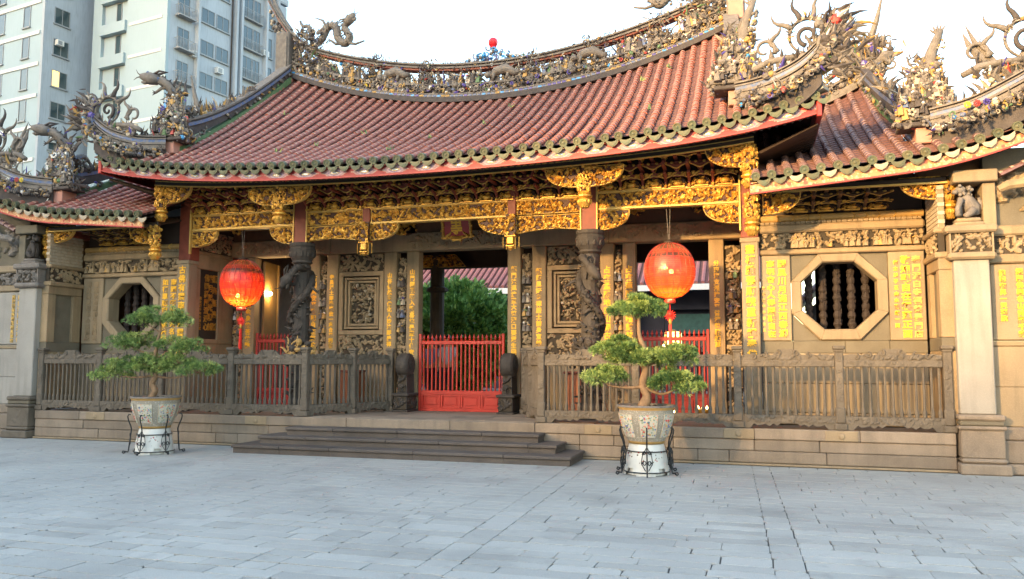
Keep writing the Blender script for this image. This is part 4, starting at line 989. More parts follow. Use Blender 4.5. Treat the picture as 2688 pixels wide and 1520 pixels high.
    crust(b, lambda g: (swirl[0]-.75+g.random()*.8, tip[2][1], swirl[1]-.62+g.random()*.25), 70, seed+23, (.10,.24), (20,160))
    crust(b, lambda g: (lambda i: (xs_[i]+g.uniform(-.1,.1), ys[i], base(xs_[i],ys[i])+.40+lift(i)))(g.randrange(8,23)), 110, seed+24, (.10,.30), (40,140))
    crust(b, lambda g: (lambda a: (X1+g.uniform(-1,1)*.55*(1-a*.7), Yb-.22+.2*a, zc+.08+a*.95*scale))(g.random()), int(230*scale), seed+25, (.07,.2), (10,170))
    obj('weathered_crust', b, PAL, root, None, 'stuff')
    # flame scroll
    cx, cz = swirl; yy = tip[2][1]; b = MB(s); b.smooth = True; k = scale
    curl(b, (cx,yy,cz), .25*k, .95, -60, .045, 0, 1, n=26, end=.98)
    crust(b, lambda g: (lambda a: (cx+.25*k*math.cos(a), yy-.03, cz+.25*k*math.sin(a)))(g.uniform(-.6,3.6)), 46, seed+31, (.06,.15), (0,180)); curl(b, (cx,yy-.01,cz), .15*k, 1.25, -100, .042, 2, -1, n=24, end=.15)
    for a in (150,112,75,40,10,-20): flame(b, (cx+.25*k*math.cos(R(a)),yy,cz+.25*k*math.sin(R(a))), a-18, .40*k, .05, 0 if a % 4 else 2, 1.3)
    curl(b, (cx-.58*k,yy,cz-.16), .15*k, .9, -30, .042, 0, 1, n=16, end=.4)
    flame(b, (cx-.50*k,yy,cz-.05), 70, .32*k, .045, 0, -1.2); flame(b, (cx-.40*k,yy,cz-.22), 110, .3*k, .04, 0, 1.2)
    b.tube([(cx-.75*k,yy,cz-.50),(cx-.55*k,yy,cz-.38),(cx-.3*k,yy,cz-.34),(cx,yy,cz-.27*k)], [.05,.06,.06,.05], 6, 0)
    tx, tz = tip[-1][0], tip[-1][2]
    for a,L_,m in ((52,.5,1),(28,.62,2),(5,.66,3),(-14,.55,3),(75,.35,4)): flame(b, (tx-.04,yy-.02,tz-.10), a, L_*k, .075, m, .9)
    for k2 in range(8): flame(b, (tx-.05-.03*k2,yy-.03,tz-.25-.07*k2), g.uniform(-20,40), .38*k, .05, g.choice((0,3,2)), g.uniform(-1,1))
    obj('flame_scroll', b, [PLAST, CREAM, PLASTD, OCHRE if s > 0 else PLAST, VIOL], root)
for s in (-1,1):
    tip = [(5.85,.05,6.28),(6.25,-.25,6.24),(6.65,-.42,6.33),(6.95,-.50,6.50),(7.17,-.56,6.72),(7.32,-.60,6.98)]
    corner_ornaments(hall, s, 5.66, 5.84, .28, roof_main, 4.2, tip, 1.15, 60+s, spire=(s > 0))
    b = MB(s)                                                         # plastered hip line over the short corner rows
    P = [(5.75,.9,6.55),(6.2,.35,6.12),(6.6,-.05,6.02),(6.95,-.3,6.03),(7.2,-.42,6.13)]
    ribbon(b, [(x,y,z-.12) for x,y,z in P], .24, [.18,.17,.15,.12,.05], 0); obj('hip_plaster', b, [CREAM if s > 0 else PLAST], hall)
    # gable wall
    b = MB(s); b.add([(5.62,.9,6.4),(5.62,8.0,6.4),(5.62,4.45,9.2)], [(0,1,2)], 0); obj('gable_wall', b, [PINK], hall)

# ---- columns, brackets and gilded timber of the front
def bracket_mesh(w_=.42):
    """one bracket set: gilt lion seat, slanting lever and three stepped bow arms carrying cup blocks"""
    b = MB(); g = random.Random(2)
    relief(b, -w_*.40, w_*.40, 0.0, .17, .0, .09, 12, .014, mask=lambda x,z: (x/(w_*.42))**2+(z/.19)**2 < 1, mats=(0,2), size=1.0)
    b.blob((0,-.03,.07),(w_*.22,.07,.06),0,True); b.box(-w_*.3,w_*.3,-.06,.04,-.012,.012,0)
    for q in (-1,1): b.blob((q*w_*.27,-.04,.045),(0.0280,0.0320,0.0240),0)
    def post(x, y, z0, z1, m):
        b.lathe([(.030,z0),(.040,z0+.03),(.024,z0+.05),(.026,z1-.05),(.040,z1-.03),(.062,z1),(.062,z1+.025)],7,(x,y,0),m)
    post(-w_/2, -.03, -.01, .21, 1); b.blob((-w_/2,-.05,.02),(0.0360,0.0320,0.0400),0); b.blob((-w_/2,-.06,.24),(0.0400,0.0400,0.0240),3)
    b.tube([(-w_/2,-.02,.10),(-w_/2,-.16,.20),(-w_/2,-.30,.22)],[.03,.035,.03],5,1)
    for q in (-.30,-.12,.12,.30): b.blob((q*w_*1.6,-.10,.205),(.038,.03,.03),0); b.blob((q*w_*1.5,-.29,.40),(.034,.03,.03),0)
    for q in (-.2,.2): b.blob((q*w_*1.6,-.49,.53),(.034,.03,.03),0)
    post(0, -.22, .26, .40, 1); b.blob((0,-.26,.31),(0.0400,0.0320,0.0280),3)
    post(-w_/2, -.42, .38, .53, 1); b.blob((-w_/2,-.46,.56),(0.0480,0.0400,0.0240),3)
    for x in (0,-w_/2): b.box(x-.03,x+.03,-.58,.0,(.30 if x else .45),(.34 if x else .49),1)
    for y,z,ww,rise,off in ((-.08,.20,.98,.075,0),(-.26,.36,1.0,.08,1),(-.46,.50,.98,.065,0)):
        hw = w_*ww/2; n = 8; up = []; lo = []
        for i in range(n+1):
            u = -1+2*i/n; c = rise*((1-abs(u)**1.2) if not off else abs(u)**1.3); up.append((u*hw, z+c)); lo.append((u*hw, z+c-.05-.015*(abs(u) < .3)))
        b.prism(lo+up[::-1], y-.03, y+.03, 1)
        b.tube([(x_,y-.033,z_-.002) for x_,z_ in lo], .012, 4, 3)
        if y > -.2: relief(b, -hw*.8, hw*.8, z-.03, z+.06, y-.031, .03, 19, .014, mats=(0,1), size=.8)
        for u in ((0,) if not off else (-1,)): b.lathe([(.025,0),(.030,.015),(.056,.045),(.056,.07)],6,(u*hw*.98,y,z+rise),0 if y > -.3 else 3)
    return b.mesh('bracket_set', [GOLD, MAROON, GROUND_LACQ, EDGE])
BR = bracket_mesh()
def brackets(root, x0, x1, n, y, z, sz=(1,1,1), me=None):
    for i in range(n): inst('bracket_set', me or BR, root, (x0+(x1-x0)*(i+.5)/n, y, z), (0,0,0), sz)
def hanging_post(root, x, y, z0, z1, r=.11, seed=0):
    """gilded pendant post: carved figure shaft above a lotus basket"""
    b = MB(); g = random.Random(seed)
    b.lathe([(r*.45,z0),(r*.8,z0+.03),(r*1.05,z0+.09),(r*1.15,z0+.15),(r*.8,z0+.17),(r*1.25,z0+.20),(r*1.25,z0+.225),(r*.9,z0+.24),(r*1.1,z0+.27),(r*.85,z0+.30)],12,(x,y,0),0)
    for k in range(10):
        a = 2*math.pi*k/10; b.blob((x+r*1.0*math.cos(a),y+r*1.0*math.sin(a),z0+.11),(0.0280,0.0280,0.0440),0); b.blob((x+r*.6*math.cos(a),y+r*.6*math.sin(a),z0+.03),(0.0200,0.0200,0.0320),0)
    b.lathe([(r*.75,z0+.30),(r*.8,z1)],8,(x,y,0),1)
    for k in range(int(110*(z1-z0))):
        a = g.uniform(math.pi*.95,math.pi*2.05); z = g.uniform(z0+.31,z1); rr = r*g.uniform(.75,1.15); q = g.uniform(.02,.045)
        if g.random() < .5: b.blob((x+rr*math.cos(a),y+rr*math.sin(a),z),(q,q,q*1.3),0)
        else: curl(b,(x+rr*math.cos(a),y+rr*math.sin(a),z),q*1.2,.8,g.uniform(0,360),.013,0,1,n=6)
    return obj('hanging_post', b, [GOLD, GROUND_LACQ], root)
def quarter(x0, z0, w_, h, sgn, bulge=1.0):
    """quarter-round bracket board hanging below z0 from the post at x0, reaching w_ sideways (sgn) and h down"""
    P = [(x0, z0), (x0, z0-h)]
    for i in range(1,9):
        t = i/8; P.append((x0+sgn*w_*math.sin(t*math.pi/2)**.85, z0-h*math.cos(t*math.pi/2)**.85*1.0))
    return P if sgn > 0 else P[::-1]
DX = 3.08
YB = .95
# upper carved band and stepped board of the centre bay
for s in (-1,1):
    carved_panel('carved_beam', hall, [(1.66,4.50),(2.93,4.50),(2.93,4.76),(1.66,4.76)], YB, .10, 70+s, s)
    low = [(2.96,4.46),(1.64,4.46),(1.64,4.13)]+[(1.64+1.32*t, 4.13+.05*math.sin(t*math.pi)*1.2+.03*t) for t in (0.1200,0.2400,0.3600,.6,.75,.9)]+[(2.96,4.14)]
    carved_panel('carved_spandrel', hall, low, YB, .08, 72+s, s)
    carved_panel('carved_spandrel', hall, quarter(1.48,4.46,.62,.33,-1), YB, .08, 74+s, s)
    b = MB(s); b.box(1.48,1.64,YB-.05,YB+.10,4.10,5.0,0,.01); obj('short_post', b, [MAROON], hall)
    # small pendant like a gilt palace lantern
    b = MB(s); x = 1.56; y = YB-.06
    for q in (-.085,.085): b.tube([(x+q,y-.04,3.82),(x+q,y-.04,4.12)],.013,4,0)
    b.box(x-.06,x+.06,y-.10,y+.02,3.92,4.06,0,.01); b.box(x-.11,x+.11,y-.11,y+.03,4.06,4.085,0,.005); b.box(x-.085,x+.085,y-.10,y+.02,3.87,3.895,0,.005); b.lathe([(.02,3.80),(.06,3.84),(.05,3.87)],8,(x,y-.04,0),0)
    for q in (-.16,.16): b.tube([(x+q,y-.03,3.85),(x+q,y-.03,4.06)],.010,4,0)
    relief(b, x-.10, x+.10, 4.09, 4.50, y-.065, .06, 76, .015, mats=(0,1)); b.box(x-.10,x+.10,y-.06,y-.01,4.09,4.5,1)
    obj('lantern_pendant', b, [GOLD, GROUND_LACQ], hall)
    # side bay boards
    carved_panel('carved_beam', hall, [(3.24,4.55),(5.78,4.55),(5.78,4.82),(3.24,4.82)], YB, .10, 78+s, s)
    carved_panel('carved_spandrel', hall, quarter(3.22,4.49,.62,.36,1), YB, .08, 80+s, s)
    carved_panel('carved_spandrel', hall, quarter(5.80,4.49,.62,.34,-1), YB, .08, 82+s, s)
    b = MB(s)
    for z in (4.505,4.825): b.box(3.22,5.80,YB-.045,YB+.12,z,z+.038,0,.006)
    b.box(1.64,2.95,YB-.045,YB+.12,4.765,4.80,0,.006)
    obj('beam_trim', b, [EDGE], hall)
    # boards up under the eave beside the hanging posts
    for xx in (3.14, 5.99):
        for sg in (-1,1):
            if xx > 5 and sg > 0: continue
            carved_panel('eave_bracket', hall, quarter(xx+sg*.10,PZ(xx)-.05,.62,.36,sg), .17, .07, int(84+xx+sg), s, depth=.065)
    hanging_post(hall, s*3.14, .20, 4.42, 5.18, .115, 3); hanging_post(hall, s*5.99, .16, 4.60, 5.34, .11, 4)
    # maroon posts above the columns
    b = MB(s); b.box(DX-.15,DX+.15,YB-.06,YB+.26,4.13,5.20,0,.012); obj('upper_post', b, [MAROON], hall)
    b = MB(s)
    for q in (-.155,.155): b.box(DX+q-.012,DX+q+.012,YB-.085,YB-.062,4.13,5.0,0)
    b.box(5.80,5.83,YB-.085,YB-.03,4.0,5.0,0); obj('post_edge_trim', b, [EDGE], hall)
    b = MB(s); b.box(5.82,6.12,.90,1.22,3.87,5.35,0,.012); obj('corner_upper_post', b, [MAROON], hall)
    brackets(hall, s*3.26 if s > 0 else -5.78, s*5.78 if s > 0 else -3.26, 6, YB-.02, 4.86, (1,1.0,.98))
    # tie beam + carved coil over the side door
    b = MB(s); b.box(3.2,5.9,1.55,1.85,4.62,4.95,0,.02); obj('tie_beam', b, [DKWOOD], hall)
    for q in (3.9,5.05):
        b = MB(s); relief(b, q-.17,q+.17,4.47,4.64,1.545,.07,int(q*10),.015,mask=lambda x,z,q=q: ((x-q)/.17)**2+((z-4.66)/.19)**2 < 1); obj('beam_fret', b, [GOLD, GROUND_LACQ], hall)
b = MB()
for z in (4.462,4.765): b.box(-1.48,1.48,YB-.045,YB+.12,z,z+.036,0,.006)
obj('beam_trim', b, [EDGE], hall)
carved_panel('carved_beam', hall, [(-1.46,4.50),(1.46,4.50),(1.46,4.76),(-1.46,4.76)], YB, .10, 77)
brackets(hall, -2.93, 2.93, 14, YB-.02, 4.80, (1,1.0,.97))
b = MB(); b.box(-6.15,6.15,1.12,1.24,4.80,5.95,0); obj('bracket_backboard', b, [DKWOOD], hall)

# dragon columns
for s in (-1,1):
    b = MB(s); b.smooth = False
    b.lathe([(.26,.6),(.27,.70),(.22,.76),(.215,.82),(.19,.9),(.172,3.55),(.19,3.62),(.17,3.68)],14,(DX,1.0,0),0)
    col = obj('dragon_column', b, [DARKST], hall)
    b = MB(s); b.lathe([(.17,3.68),(.22,3.72),(.20,3.76),(.25,3.84),(.285,3.98),(.25,4.04),(.27,4.07),(.27,4.13)],16,(DX,1.0,0),0)
    for k in range(12): a = 2*math.pi*k/12; b.blob((DX+.245*math.cos(a),1.0+.245*math.sin(a),3.90),(0.0400,0.0400,0.0800),0)
    obj('capital', b, [DARKST], col)
    b = MB(s); b.smooth = True; P = []
    for i in range(15):                                               # body winding down round the shaft, tail below, head above
        t = i/14; a = R(-40-t*560); z = .95+2.55*t; r_ = .20; P.append((DX+r_*math.cos(a)*1.05, 1.0+r_*math.sin(a), z))
    P += [(DX-.10,.72,3.60),(DX+.02,.66,3.46),(DX+.10,.64,3.36)]
    dragon(b, P, .078, (0,0,0), 11, hs=1.15)
    obj('coiled_dragon', b, [DARKST], col)
    b = MB(s); g = random.Random(14)
    for k in range(110):
        a = g.uniform(0,6.28); z = g.uniform(.85,3.4); q = g.uniform(.03,.07); m = 0
        if g.random() < .55: b.blob((DX+.205*math.cos(a),1.0+.205*math.sin(a),z),(q,q,q*.8),m)
        else: flame(b, (DX+.20*math.cos(a),1.0+.20*math.sin(a),z), g.choice((20,160,90))+g.uniform(-30,30), .16, .025, 0, g.uniform(-1,1), n=4)
    for k in range(26): a = g.uniform(2.6,6.5); z = 1.55+.5*g.random(); b.blob((DX-.05+.30*math.cos(a)*g.uniform(.6,1.1),1.0+.27*math.sin(a),z+.02),(g.uniform(.05,.11),.07,g.uniform(.05,.09)),1 if s < 0 and g.random() < .45 else 0)
    for k in range(16): flame(b, (DX-.15+.3*g.random(),.74,1.75+.3*g.random()), g.uniform(20,170), .24, .03, 1 if s < 0 and g.random() < .4 else 0, 1)
    obj('clouds_and_waves', b, [DARKST, OCHRE], col, None, 'stuff')
    # inscribed corner column between hall and wing
    b = MB(s); b.box(5.82,6.12,.87,1.17,.6,3.86,0,.02); b.box(5.79,6.15,.84,1.20,.6,.85,0,.02); b.box(5.80,6.14,.85,1.19,3.78,3.865,0,.01); cc = obj('corner_column', b, [STONE2], hall)
    text('畫棟雕甍廟貌重新輝泰岱' if s > 0 else '古佛有靈南海慈雲垂艋舺', cc, (s*5.97,.862,3.74), .22, 1.72 if s > 0 else 1.6)

# wall of the entrance bays (y = 2.45)
WY = 2.45
def pilaster(x0, x1, txt=None, z0=.6, z1=4.08, tz=(3.62,2.0), size=.17, mats=STONE, y=WY):
    b = MB(); a, c = min(x0,x1), max(x0,x1); b.box(a,c,y-.06,y+.2,z0,z1,0,.015); b.box(a+.04,c-.04,y-.066,y-.0605,z0+1.1,z1-.25,1); b.box(a-.012,c+.012,y-.08,y+.2,z0,z0+.3,0,.015)
    p = obj('pilaster', b, [mats, STONE], hall)
    if txt: text(txt, p, ((a+c)/2, y-.07, tz[0]), size, tz[1])
    return p
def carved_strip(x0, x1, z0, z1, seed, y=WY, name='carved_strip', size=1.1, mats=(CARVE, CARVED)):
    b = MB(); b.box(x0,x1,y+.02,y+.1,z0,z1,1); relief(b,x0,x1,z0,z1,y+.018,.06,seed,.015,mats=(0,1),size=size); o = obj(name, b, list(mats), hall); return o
TXT = {(-1,0):'山門開覺路入歡喜地是登十住安', (1,0):'龍門法運津登大慈濟口要眾生回', (-1,1):'山谷偶然參佛化人妙法即是禪', (1,1):'龍師風好參禪居士前身宣義',
       (-1,2):'寺昌淨土即娑婆依一念合平利物', (1,2):'占來孟勝地靈山開古寺', (-1,3):'古剎同安平等觀自在慈航', (1,3):'占來蓮勝地靈鐘鼓梵音',
       (-1,4):'普陀山上現金身救苦救難', (1,4):'分南海支派接安平普渡慈航起萬'}
for s in (-1,1):
    pilaster(s*1.02, s*1.31, TXT[s,0], tz=(3.68,1.80), size=.165)
    pilaster(s*1.56, s*1.86, TXT[s,1], tz=(3.62,1.98))
    pilaster(s*3.01, s*3.29, TXT[s,2], tz=(3.62,1.95))
    pilaster(s*3.47, s*3.73, TXT[s,3], tz=(3.62,1.95), size=.16)
    pilaster(s*5.18, s*5.47, TXT[s,4], tz=(3.66,1.95), size=.165)
    for a, c, sd in ((1.33,1.54,1),(3.31,3.45,2),(5.49,5.78,3)):
        a, c = sorted((s*a,s*c))
        carved_strip(a,c,2.0,3.95,90+sd+s); carved_strip(a,c,.65,1.95,95+sd+s)
        b = MB(); b.box(a,c,WY-.01,WY+.1,1.945,2.0,0,.008); b.box(a,c,WY-.01,WY+.1,3.0,3.04,0,.008); obj('strip_divider', b, [STONE], hall)
        b = MB(); g = random.Random(int(a*50)); xm = (a+c)/2                  # little painted figures in niches
        for zz in (2.3,2.62,2.9,3.3): 
            for q in (-.05,.04): figurine(b, xm+q, WY-.05, zz, .2, g)
        obj('niche_figures', b, PAL, hall, None, 'stuff')
    # carved window between the pilasters
    a, c = sorted((s*1.88,s*2.99))
    carved_strip(a,c,3.68,4.06,101+s,size=1.3,name='carved_frieze'); carved_strip(a,c,1.62,2.24,103+s,size=1.3,name='carved_apron')
    b = MB(); b.box(a,c,WY-.02,WY+.1,.62,1.60,0,.02); obj('dado_slab', b, [STONE], hall)
    b = MB(); b.box(a,c,WY+.26,WY+.30,.6,4.1,0); obj('backing', b, [DKWOOD], hall)
    for k,(i0,y_) in enumerate(((0,-.03),(.13,.0),(.20,.03))):
        i1 = (0.1040,0.0560,0.0560)[k]; b = MB(); x0,x1,z0,z1 = a+i0,c-i0,2.25+i0,3.67-i0
        b.box(x0,x1,WY+y_,WY+.25,z0,z0+i1-.004,0,.008); b.box(x0,x1,WY+y_,WY+.25,z1-i1+.004,z1,0,.008); b.box(x0,x0+i1-.004,WY+y_+.001,WY+.25,z0+i1-.004,z1-i1+.004,0,.008); b.box(x1-i1+.004,x1,WY+y_+.001,WY+.25,z0+i1-.004,z1-i1+.004,0,.008)
        wf = obj('window_frame', b, [STONE], hall)
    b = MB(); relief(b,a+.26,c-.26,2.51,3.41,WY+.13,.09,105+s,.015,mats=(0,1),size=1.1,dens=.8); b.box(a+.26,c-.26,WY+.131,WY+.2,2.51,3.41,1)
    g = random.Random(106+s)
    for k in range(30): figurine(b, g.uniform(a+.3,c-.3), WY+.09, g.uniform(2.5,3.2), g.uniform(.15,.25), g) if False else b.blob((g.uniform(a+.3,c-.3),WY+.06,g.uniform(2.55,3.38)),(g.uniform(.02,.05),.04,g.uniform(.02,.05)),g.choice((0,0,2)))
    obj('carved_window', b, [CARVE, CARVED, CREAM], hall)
    # stone lintels
    b = MB(s); b.box(3.2,5.82,WY-.10,WY+.25,4.085,4.46,0,.02); relief(b,3.3,5.7,4.16,4.40,WY-.101,.035,110+s,.018,mats=(0,0),size=1.5,dens=.6); obj('door_lintel', b, [STONE], hall)
    b = MB(s); b.box(3.2,5.82,WY-.02,WY+.25,4.462,5.4,0); obj('upper_wall', b, [BROWN], hall)
    # side wall of the porch with the black inscribed tablet
    b = MB(s)
    b.box(5.86,6.06,1.18,2.55,.6,2.05,0,.01); b.box(5.86,6.06,1.18,2.55,3.72,4.05,0,.01); b.box(5.86,6.06,1.18,1.34,2.055,3.715,0,.01); b.box(5.86,6.06,1.98,2.55,2.055,3.715,0,.01)
    b.box(5.84,6.04,1.10,2.5,2.05,2.15,0,.01); obj('porch_side_wall', b, [STONE], hall)
    b = MB(s); b.box(5.90,5.95,1.34,1.98,2.15,3.715,0); tb = obj('black_tablet', b, [BLACKP], hall)
    b = MB(s); b.box(5.86,6.0,1.15,2.5,4.05,4.12,0,.01); relief(b,1.2,2.45,4.13,4.6,5.86,.05,113,.018,mats=(0,1),plane=1); b.box(5.861,6.0,1.15,2.5,4.12,5.2,1); obj('porch_side_frieze', b, [CARVE, CARVED], hall)
    if s < 0:
        for k, ln in enumerate(('願海無邊照','寶月慈光現前','佛國莊嚴清淨心')):
            text(ln, tb, (-5.893,1.88-.13*k if False else 1.50+.14*(2-k)+.10,3.62), .17, 2.35, GOLD, plane='side+')
        text('歲次庚申年信眾敬獻', tb, (-5.893,1.40,3.1), .07, 2.35, GOLD, plane='side+', bold=.003)
b = MB(); b.box(-3.2,3.2,WY-.08,WY+.25,4.085,4.50,0,.02); relief(b,-1.3,1.3,4.15,4.46,WY-.081,.05,115,.018,mats=(0,0),size=1.4,dens=.8); obj('gate_lintel', b, [STONE], hall)
b = MB(); b.box(-3.2,3.2,WY-.02,WY+.25,4.502,5.5,0); obj('upper_wall', b, [BROWN], hall)
for s in (-1,1):
    b = MB(s); relief(b,.75,1.35,4.32,4.62,1.7,.1,117,.016,mask=lambda x,z: ((x-1.05)/.3)**2+((z-4.47)/.15)**2 < 1); b.box(.8,1.3,1.70,1.75,4.36,4.58,1); obj('gilt_coil', b, [GOLD, GROUND_LACQ], hall)

# temple interior
b = MB()
b.box(-6.0,6.0,1.25,8.3,5.2,5.26,0); b.box(-9.0,9.0,1.3,8.3,5.27,5.3,0)
for y in (3.4,4.6,5.8,7.0): b.box(-5.9,5.9,y,y+.25,4.75,5.15,0)
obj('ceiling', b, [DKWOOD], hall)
for s in (-1,1):
    b = MB(s); b.box(5.87,6.05,2.56,8.2,.6,5.2,0); obj('inner_side_wall', b, [BROWN], hall)
    b = MB(s); b.box(2.3,2.5,2.8,7.0,.6,5.2,0) if False else b.box(2.0,3.35,2.72,2.78,.6,4.1,0); obj('inner_screen', b, [DKWOOD], hall)
    for xx in (2.65,5.4):
        b = MB(s); b.lathe([(.24,.6),(.25,.8),(.20,.86),(.20,3.60),(.31,3.64),(.31,3.72),(.20,3.78),(.20,4.9)],14,(xx,7.5,0),0); obj('rear_column', b, [DARKST], hall)
b = MB(); b.box(-6,6,7.7,7.95,4.32,5.2,0); obj('rear_lintel', b, [DKWOOD], hall)
carved_panel('gilt_rear_beam', hall, [(-3.3,4.32),(-1.75,4.32),(-2.05,4.66),(-3.3,4.66)], 7.35, .1, 120)
carved_panel('gilt_rear_beam', hall, [(-5.4,3.98),(-3.6,3.98),(-3.6,4.25),(-5.4,4.25)], 5.2, .1, 121)

# ================================================================== WINGS
def octagon(cx, cz, hw, hh, ew, eh):
    """eight corners: half size hw x hh, half lengths ew (top edge) and eh (side edge), counter-clockwise from right-lower"""
    return [(cx+hw,cz-eh),(cx+hw,cz+eh),(cx+ew,cz+hh),(cx-ew,cz+hh),(cx-hw,cz+eh),(cx-hw,cz-eh),(cx-ew,cz-hh),(cx+ew,cz-hh)]
def wing(s):
    W = thing('temple_wing', ('lower right' if s > 0 else 'lower left')+' side hall of the temple with an octagonal window and tiled roof', 'temple wing', (s*7.45,1.0,.6), 'side halls flanking the gate hall')
    y = 1.0
    # dado: base course and blocks behind the railing
    b = MB(s); b.box(6.13,8.78,y-.05,y+.25,.6,.80,0,.02); obj('base_course', b, [STONE], W)
    xs = [6.13,6.9,7.75,8.78]
    for i in range(3):
        for z0,z1 in ((.805,1.30),(1.305,1.82)):
            b = MB(s); b.box(xs[i]+.003,xs[i+1]-.003,y,y+.25,z0,z1,0,.01); obj('dado_block', b, [STONE2], W)
    for i,(x0,x1) in enumerate(((6.13,6.66),(6.664,7.5),(7.504,8.2),(8.204,8.78))):
        b = MB(s); b.box(x0,x1,y+.01,y+.25,1.825,2.035,0,.008); obj('sill_block', b, [GREYST], W)
    # octagonal window
    O = octagon(7.43,2.795,.78,.755,.32,.285); I = octagon(7.43,2.815,.605,.58,.25,.25)
    for i in range(8):
        j = (i+1) % 8; b = MB(s); mid = lambda p,q,t: (p[0]+(q[0]-p[0])*t, p[1]+(q[1]-p[1])*t); e = .004
        a0,a1 = mid(O[i],O[j],e),mid(O[i],O[j],1-e); b0,b1 = mid(I[i],I[j],e),mid(I[i],I[j],1-e)
        c0,c1 = mid(a0,b0,.12),mid(a1,b1,.12); d0,d1 = mid(a0,b0,.86),mid(a1,b1,.86)
        V = [(p[0],yy,p[1]) for p,yy in ((a0,y),(a1,y),(c0,y-.035),(c1,y-.035),(d0,y-.035),(d1,y-.035),(b0,y-.01),(b1,y-.01),(b0,y+.30),(b1,y+.30),(a0,y+.30),(a1,y+.30))]
        b.add(V, [(0,1,3,2),(2,3,5,4),(4,5,7,6),(6,7,9,8),(0,2,4,6,8,10),(1,11,9,7,5,3)], 0); obj('window_frame_stone', b, [STONE2], W)
    for q in ((6.65,2.04),(8.21,2.04),(6.65,3.55),(8.21,3.55)):
        sx = 1 if q[0] < 7.4 else -1; sz = 1 if q[1] < 2.8 else -1
        P = [q,(q[0]+sx*.455,q[1]),(q[0],q[1]+sz*.465)]; P = P if sx*sz > 0 else P[::-1]
        b = MB(s); b.prism(P, y+.035, y+.25); obj('corner_infill', b, [GREYST], W)
    b = MB(s)
    for k in range(5):                                                # carved bamboo bars
        x = 6.96+k*.235; prof_ = []
        g = random.Random(k)
        for i in range(30): prof_.append((.058+.014*math.sin(i*1.9)+.008*g.random(), 2.15+i*1.35/29))
        b = MB(s); b.lathe(prof_, 8, (x,y+.42,0), 0)
        for q in range(22): a = g.uniform(3.1,6.3); b.blob((x+.06*math.cos(a),y+.42+.06*math.sin(a),2.2+1.25*g.random()),(0.0160,0.0160,0.0400))
        obj('window_bar', b, [BARMAT], W)
    # inscription slabs
    for (x0,x1) in ((6.14,6.645),(8.215,8.775)):
        b = MB(s); b.box(x0,x1,y-.015,y+.25,2.04,3.545,0,.012); p = obj('inscription_slab', b, [STONE2], W)
        if s > 0 and x0 < 7:
            text('闢風川月滿江西春湖', p, (6.50,y-.022,3.46), .155, 2.10, width=1.1); text('高明會心人得圓融自在', p, (6.31,y-.022,3.46), .15, 2.10, width=1.1); text('歲次庚申仲春吉旦', p, (6.185,y-.022,3.0), .06, 2.2, EDGE, bold=.003)
        elif s > 0:
            text('泰門泥白寺福慈是門店', p, (8.645,y-.022,3.47), .15, 2.08, EDGE, width=1.1); text('敬知觀自在禪蓮正面', p, (8.475,y-.022,3.47), .16, 2.08, width=1.1); text('信士弟子王金水敬獻一同', p, (8.325,y-.022,3.40), .075, 2.25, bold=.004)
        elif x0 < 7:
            text('南國不勞飛錫去名山', p, (-6.28,y-.022,3.47), .15, 2.08, width=1.1); text('如行單照寶花開法雨', p, (-6.50,y-.022,3.47), .15, 2.08, width=1.1)
        else:
            text('春風化雨潤群生有情天', p, (-8.40,y-.022,3.46), .14, 2.1, STONE, width=1.1); text('明月清泉照本心無礙地', p, (-8.60,y-.022,3.46), .14, 2.1, STONE, width=1.1)
    # lintels, frieze, painted round beam
    b = MB(s); b.box(6.13,8.80,y-.06,y+.25,3.55,3.64,0,.02); obj('lintel', b, [STONE], W)
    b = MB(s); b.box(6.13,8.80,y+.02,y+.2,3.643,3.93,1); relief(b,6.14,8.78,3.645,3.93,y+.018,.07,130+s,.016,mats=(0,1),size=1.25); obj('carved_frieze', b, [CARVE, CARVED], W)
    b = MB(s); g = random.Random(8)
    for k in range(26): figurine(b, g.uniform(6.3,8.7), y-.045, 3.66, g.uniform(.15,.24), g)
    obj('frieze_figures', b, [CARVE, CARVE, STONE, OCHRE, CARVED, STONE2, CARVE, GOLD, CARVE, OCHRE, CARVE], W, None, 'stuff')
    b = MB(s); b.box(6.13,8.80,y-.05,y+.25,3.94,4.085,0,.03); obj('stone_beam', b, [STONE], W)
    x = 6.15
    while x < 8.74: b = MB(s); b.box(x+.003,min(x+.085,8.76)-.003,y-.03,y+.2,4.09,4.135,0,.008); obj('frieze_brick', b, [STONE], W); x += .085
    b = MB(s); b.tube([(6.13,y+.06,4.20),(8.80,y+.06,4.20)], .065, 10, 0); obj('round_beam', b, [OCHRE], W)
    b = MB(s)
    for x in (6.45,6.7,6.95,7.15,7.7,7.9,8.1,8.35): b.tube([(x+.02*math.cos(q*.8),y+.06-.067*math.cos(q*.35),4.20+.066*math.sin(q*.35)) for q in range(-4,5)], .008, 4, 0)
    for x in (6.82,8.0):
        for q in range(6): curl(b, (x-.1+.04*q,y-.008,4.20+.01*(-1)**q), .018, .8, q*50, .006, 0, 1, n=6)
    obj('beam_gilding', b, [GOLD], W)
    b = MB(s); b.box(6.13,8.80,y+.12,y+.2,4.27,4.9,0); obj('bracket_backboard', b, [DKWOOD], W)
    brackets(W, *sorted((s*6.62,s*8.30)), 4, y-.02, 4.29, (1.0,.95,.62), BRD)
    for x, sg in ((6.12,1),(8.98,-1)):
        carved_panel('eave_bracket', W, quarter(x+sg*.08,4.50 if sg > 0 else 4.62,.60,.36,sg), .18, .07, int(135+x), s, depth=.065)
    hanging_post(W, s*6.02, .06, 3.77, 4.47, .105, 5); hanging_post(W, s*9.02, .22, 3.93, 4.60, .105, 6)
